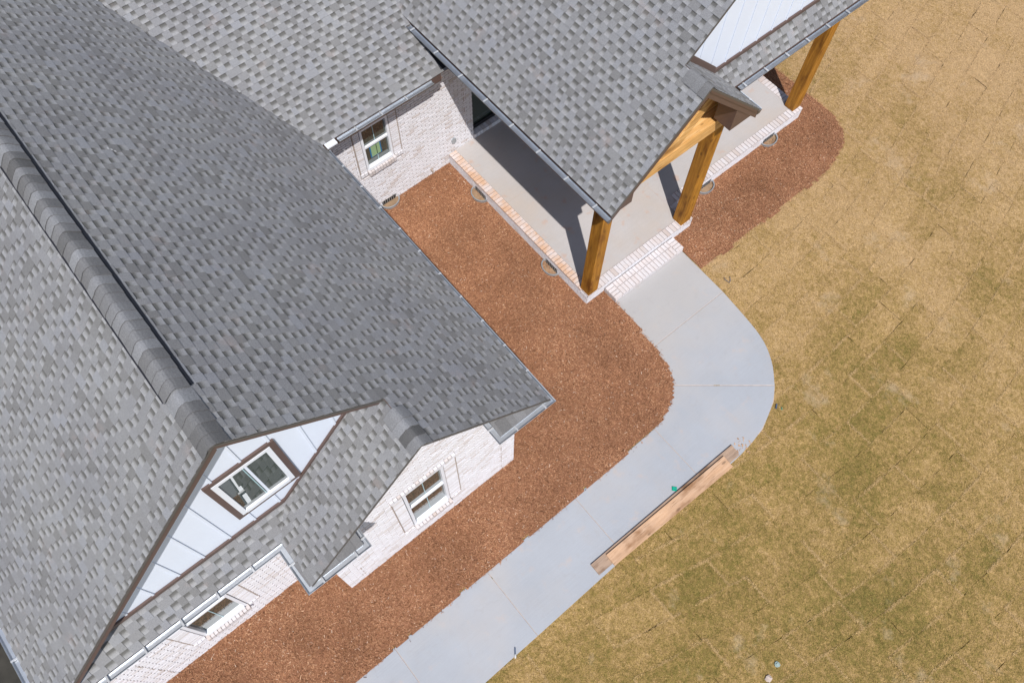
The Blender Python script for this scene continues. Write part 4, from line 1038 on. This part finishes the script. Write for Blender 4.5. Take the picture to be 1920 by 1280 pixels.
# ------------------------------------------------------------------ brick step
step = empty('brick_step', (-4.31, 6.97, 0.0), 'low whitewashed brick step between the walk and the porch', 'step')
mb = MB(); mb.box((-4.465, 6.095, 0.0), (-4.165, 7.845, 0.138)); build('step_core', mb, 'mortar', step)
def sbrick(a, b, mat='brick_tread'):
    m1 = MB(); m1.box(a, b, 0, 0.25 + 0.75 * random.random()); build('brick', m1, mat, step, origin=tuple((a[i] + b[i]) / 2 for i in range(3)), bevel=0.004)
y0, y1 = 6.09, 7.85; n = 17; L = (y1 - y0 - 0.36) / n
for i in range(n):
    ya = y0 + 0.18 + i * L + 0.007; yb = ya + L - 0.014; h = 0.157 + random.uniform(-0.002, 0.003)
    sbrick((-4.325, ya, 0.11), (-4.152, yb, h)); sbrick((-4.460, ya, 0.11), (-4.335, yb, h))
for k in range(4):
    xa = -4.155 - 0.0765 * (k + 1) + 0.006; xb = xa + 0.064; h = 0.157 + random.uniform(-0.002, 0.003)
    sbrick((xa, y0 + 0.002, 0.11), (xb, y0 + 0.172, h)); sbrick((xa, y1 - 0.172, 0.11), (xb, y1 - 0.002, h))
for r in range(1):
    y = y0
    while y < y1 - 0.05:
        sbrick((-4.175, y + 0.005, 0.012), (-4.156, min(y + 0.172, y1) - 0.005, 0.100)); y += 0.176

# ------------------------------------------------------------------ window wells
def well(c, axis, label):
    r = 0.205; mb = MB(); n = 14; t = 0.007
    x, y = c
    w = empty('window_well', (x, y, 0.0), label, 'window well', 'galvanised half-round wells round the foundation vents')
    def pt(a, rr, z):
        if axis == 'x': return (x + rr * 0.82 * math.sin(a), y - rr * math.cos(a), z)
        return (x - rr * math.cos(a), y - rr * 0.82 * math.sin(a), z)
    for k in range(n):
        a0 = math.pi * k / n; a1 = math.pi * (k + 1) / n
        for ra, rb, z0, z1 in ((r, r, -0.02, 0.075), (r - t, r - t, -0.02, 0.075)):
            mb.poly([pt(a0, ra, z0), pt(a1, ra, z0), pt(a1, ra, z1), pt(a0, ra, z1)])
        mb.poly([pt(a0, r - 0.016, 0.079), pt(a1, r - 0.016, 0.079), pt(a1, r + 0.010, 0.079), pt(a0, r + 0.010, 0.079)])
        mb.poly([pt(a0, r + 0.010, 0.070), pt(a1, r + 0.010, 0.070), pt(a1, r + 0.010, 0.079), pt(a0, r + 0.010, 0.079)])
    build('well_ring', mb, 'zinc', w)
    mb = MB(); mb.poly([pt(math.pi * k / n, r - t - 0.002, 0.030) for k in range(n + 1)]); build('well_bottom', mb, 'soil', w)
    return w
well((CX + 0.005, 4.17), 'x', 'galvanised half-round well at the foot of the courtyard wall beneath the small window')
well((-7.63, 5.655), 'y', 'galvanised half-round well on the side of the porch, nearer the house wall')
well((-5.48, 5.655), 'y', 'galvanised half-round well on the side of the porch, nearer the corner post')
well((-4.948, 9.24), 'x', 'galvanised half-round well in front of the porch, right behind the middle post')
well((-4.948, 11.09), 'x', 'galvanised half-round well in front of the porch, nearer the far post')

# ------------------------------------------------------------------ loose things on the walk and lawn
def lumber(name, corners, z0, z1, mat, label):
    cx = sum(p[0] for p in corners) / 4; cy = sum(p[1] for p in corners) / 4
    mb = MB(); mb.prism([(x, y, z1) for x, y in corners], (0, 0, z1 - z0)); o = build(name, mb, mat, None, origin=(cx, cy, z0), bevel=0.004)
    return tag(o, label, 'board', 'boards left on the walk')
lumber('wooden_board', [(-0.892, 2.545), (-0.682, 2.545), (-0.640, 5.74), (-0.850, 5.77)], 0.002, 0.040, 'board_old', 'long weathered greyish board lying on the walk beneath the lighter plank')
lumber('wooden_board', [(-0.845, 2.835), (-0.628, 2.828), (-0.562, 5.49), (-0.795, 5.50)], 0.042, 0.080, 'board', 'shorter light pine plank lying on top of the weathered board')
def litter(name, mb, mats, label, cat, origin):
    return tag(build(name, mb, mats, None, origin=origin), label, cat)
mb = MB(); mb.prism([(-0.985, 4.47, 0.012), (-0.93, 4.42, 0.014), (-0.872, 4.472, 0.016), (-0.918, 4.528, 0.012)], (0, 0, 0.010))
mb.prism([(-0.97, 4.475, 0.024), (-0.93, 4.435, 0.026), (-0.90, 4.47, 0.022), (-0.93, 4.50, 0.026)], (0, 0, 0.008))
litter('plastic_scrap', mb, 'green', 'crumpled green plastic scrap on the walk beside the boards', 'litter', (-0.93, 4.47, 0))
mb = MB(); r = random.Random(5)
for k in range(34):
    x = -0.74 + r.gauss(0, 0.075); y = 5.93 + r.gauss(0, 0.085); a = r.uniform(0, 3.1); s = r.uniform(0.008, 0.026)
    c, d = math.cos(a) * s, math.sin(a) * s; mb.prism([(x - c, y - d, 0.008), (x + d * 0.5, y - c * 0.5, 0.008), (x + c, y + d, 0.008), (x - d * 0.5, y + c * 0.5, 0.008)], (0, 0, 0.007), 0, r.random())
tag(build('wood_crumbs', mb, 'board', None, origin=(-0.74, 5.93, 0)), 'crumbs of splintered wood scattered past the end of the boards', 'debris', kind='stuff')
def tube(pts, rad, mb, mi=0, n=6):
    rings = []
    for i, p in enumerate(pts):
        p = np.array(p, float); a = np.array(pts[max(i - 1, 0)], float); b = np.array(pts[min(i + 1, len(pts) - 1)], float); t = b - a; t /= np.linalg.norm(t)
        s = np.cross(t, (0, 0, 1)); s = s / (np.linalg.norm(s) + 1e-9); u = np.cross(s, t); rr = rad[i] if isinstance(rad, (list, tuple)) else rad
        rings.append([p + rr * (math.cos(2 * math.pi * k / n) * s + math.sin(2 * math.pi * k / n) * u) for k in range(n)])
    for i in range(len(rings) - 1):
        for k in range(n): mb.poly([rings[i][k], rings[i][(k + 1) % n], rings[i + 1][(k + 1) % n], rings[i + 1][k]], mi)
    mb.poly(rings[0][::-1], mi); mb.poly(rings[-1], mi)
mb = MB(); tube([(-0.70, 0.80, 0.02), (-0.63, 0.745, 0.02)], 0.011, mb, 0); tube([(-0.625, 0.742, 0.022), (-0.610, 0.731, 0.022), (-0.590, 0.716, 0.02), (-0.578, 0.706, 0.018)], [0.012, 0.016, 0.015, 0.008], mb, 1)
litter('small_tube', mb, ['navy', 'paper'], 'small dark tube with a white end lying where the walk meets the grass', 'litter', (-0.62, 0.74, 0))
mb = MB(); mb.prism([(2.06 + 0.045 * math.cos(a) * (1 + 0.2 * math.sin(3 * a)), 3.766 + 0.045 * math.sin(a), 0.012 + 0.006 * math.sin(2 * a)) for a in np.linspace(0, 2 * math.pi, 9)[:-1]], (0, 0, 0.012)); mb.prism([(2.04, 3.75, 0.024), (2.07, 3.745, 0.022), (2.085, 3.78, 0.020), (2.05, 3.79, 0.024)], (0, 0, 0.01))
litter('crushed_cup', mb, 'aqua', 'pale blue-green crushed cup lying on the lawn', 'litter', (2.06, 3.766, 0))
mb = MB(); tube([(-3.245, 8.06, 0.01), (-3.20, 8.03, 0.03), (-3.145, 8.045, 0.02), (-3.10, 8.06, 0.01), (-3.135, 8.11, 0.03), (-3.19, 8.155, 0.012)], 0.005, mb)
litter('cable_tie', mb, 'navy', 'thin dark bent strap lying on the lawn beside the upper bend of the walk', 'litter', (-3.16, 8.08, 0))
mb = MB(); tube([(-0.775, 6.965, 0.0), (-0.760, 6.955, 0.014), (-0.735, 6.925, 0.004)], 0.006, mb)
litter('green_peg', mb, 'green', 'tiny green peg in the grass beside the outer curve of the walk', 'peg', (-0.76, 6.95, 0))
mb = MB(); q_ = [(-0.875, 6.935), (-0.855, 6.945), (-0.805, 6.865), (-0.825, 6.855)]; mb.prism([(x, y, 0.010 + 0.01 * (k % 2)) for k, (x, y) in enumerate(q_[::-1])], (0, 0, 0.006))
litter('dark_chip', mb, 'navy', 'small dark chip in the grass between the green peg and the walk edge', 'litter', (-0.84, 6.9, 0))
import bmesh
bm = bmesh.new(); bmesh.ops.create_icosphere(bm, subdivisions=2, radius=0.055 * S)
for v_ in bm.verts: v_.co *= 1 + random.uniform(-0.22, 0.22); v_.co.z *= 0.45
me_ = bpy.data.meshes.new('clod'); bm.to_mesh(me_); bm.free(); me_.materials.append(MT['groove'])
o_ = bpy.data.objects.new('dirt_clod', me_); col.objects.link(o_); o_.location = (2.118 * S, 3.513 * S, 0.005)
tag(o_, 'pale grey clod of dirt on the lawn beside the crushed cup', 'dirt clod')
mb = MB()
nE = np.array([0, ME, 1.0]) / cE; PXX, PYY = -7.69, 0.30
def onE(x, y, h): return np.array([x, y, 3.05 + ME * (3.02 - y)]) + nE * h
for (x, y) in ((PXX, PYY), (PXX + 0.028, PYY + 0.022), (PXX - 0.018, PYY - 0.026)):
    mb.prism([onE(x - 0.012, y - 0.007, 0.024), onE(x + 0.011, y - 0.005, 0.024), onE(x + 0.012, y + 0.008, 0.024), onE(x - 0.007, y + 0.006, 0.024)], nE * 0.003)
litter('paper_scrap', mb, 'paper', 'tiny white scrap caught on the shingles of the main roof', 'litter', tuple(onE(PXX, PYY, 0.02)))
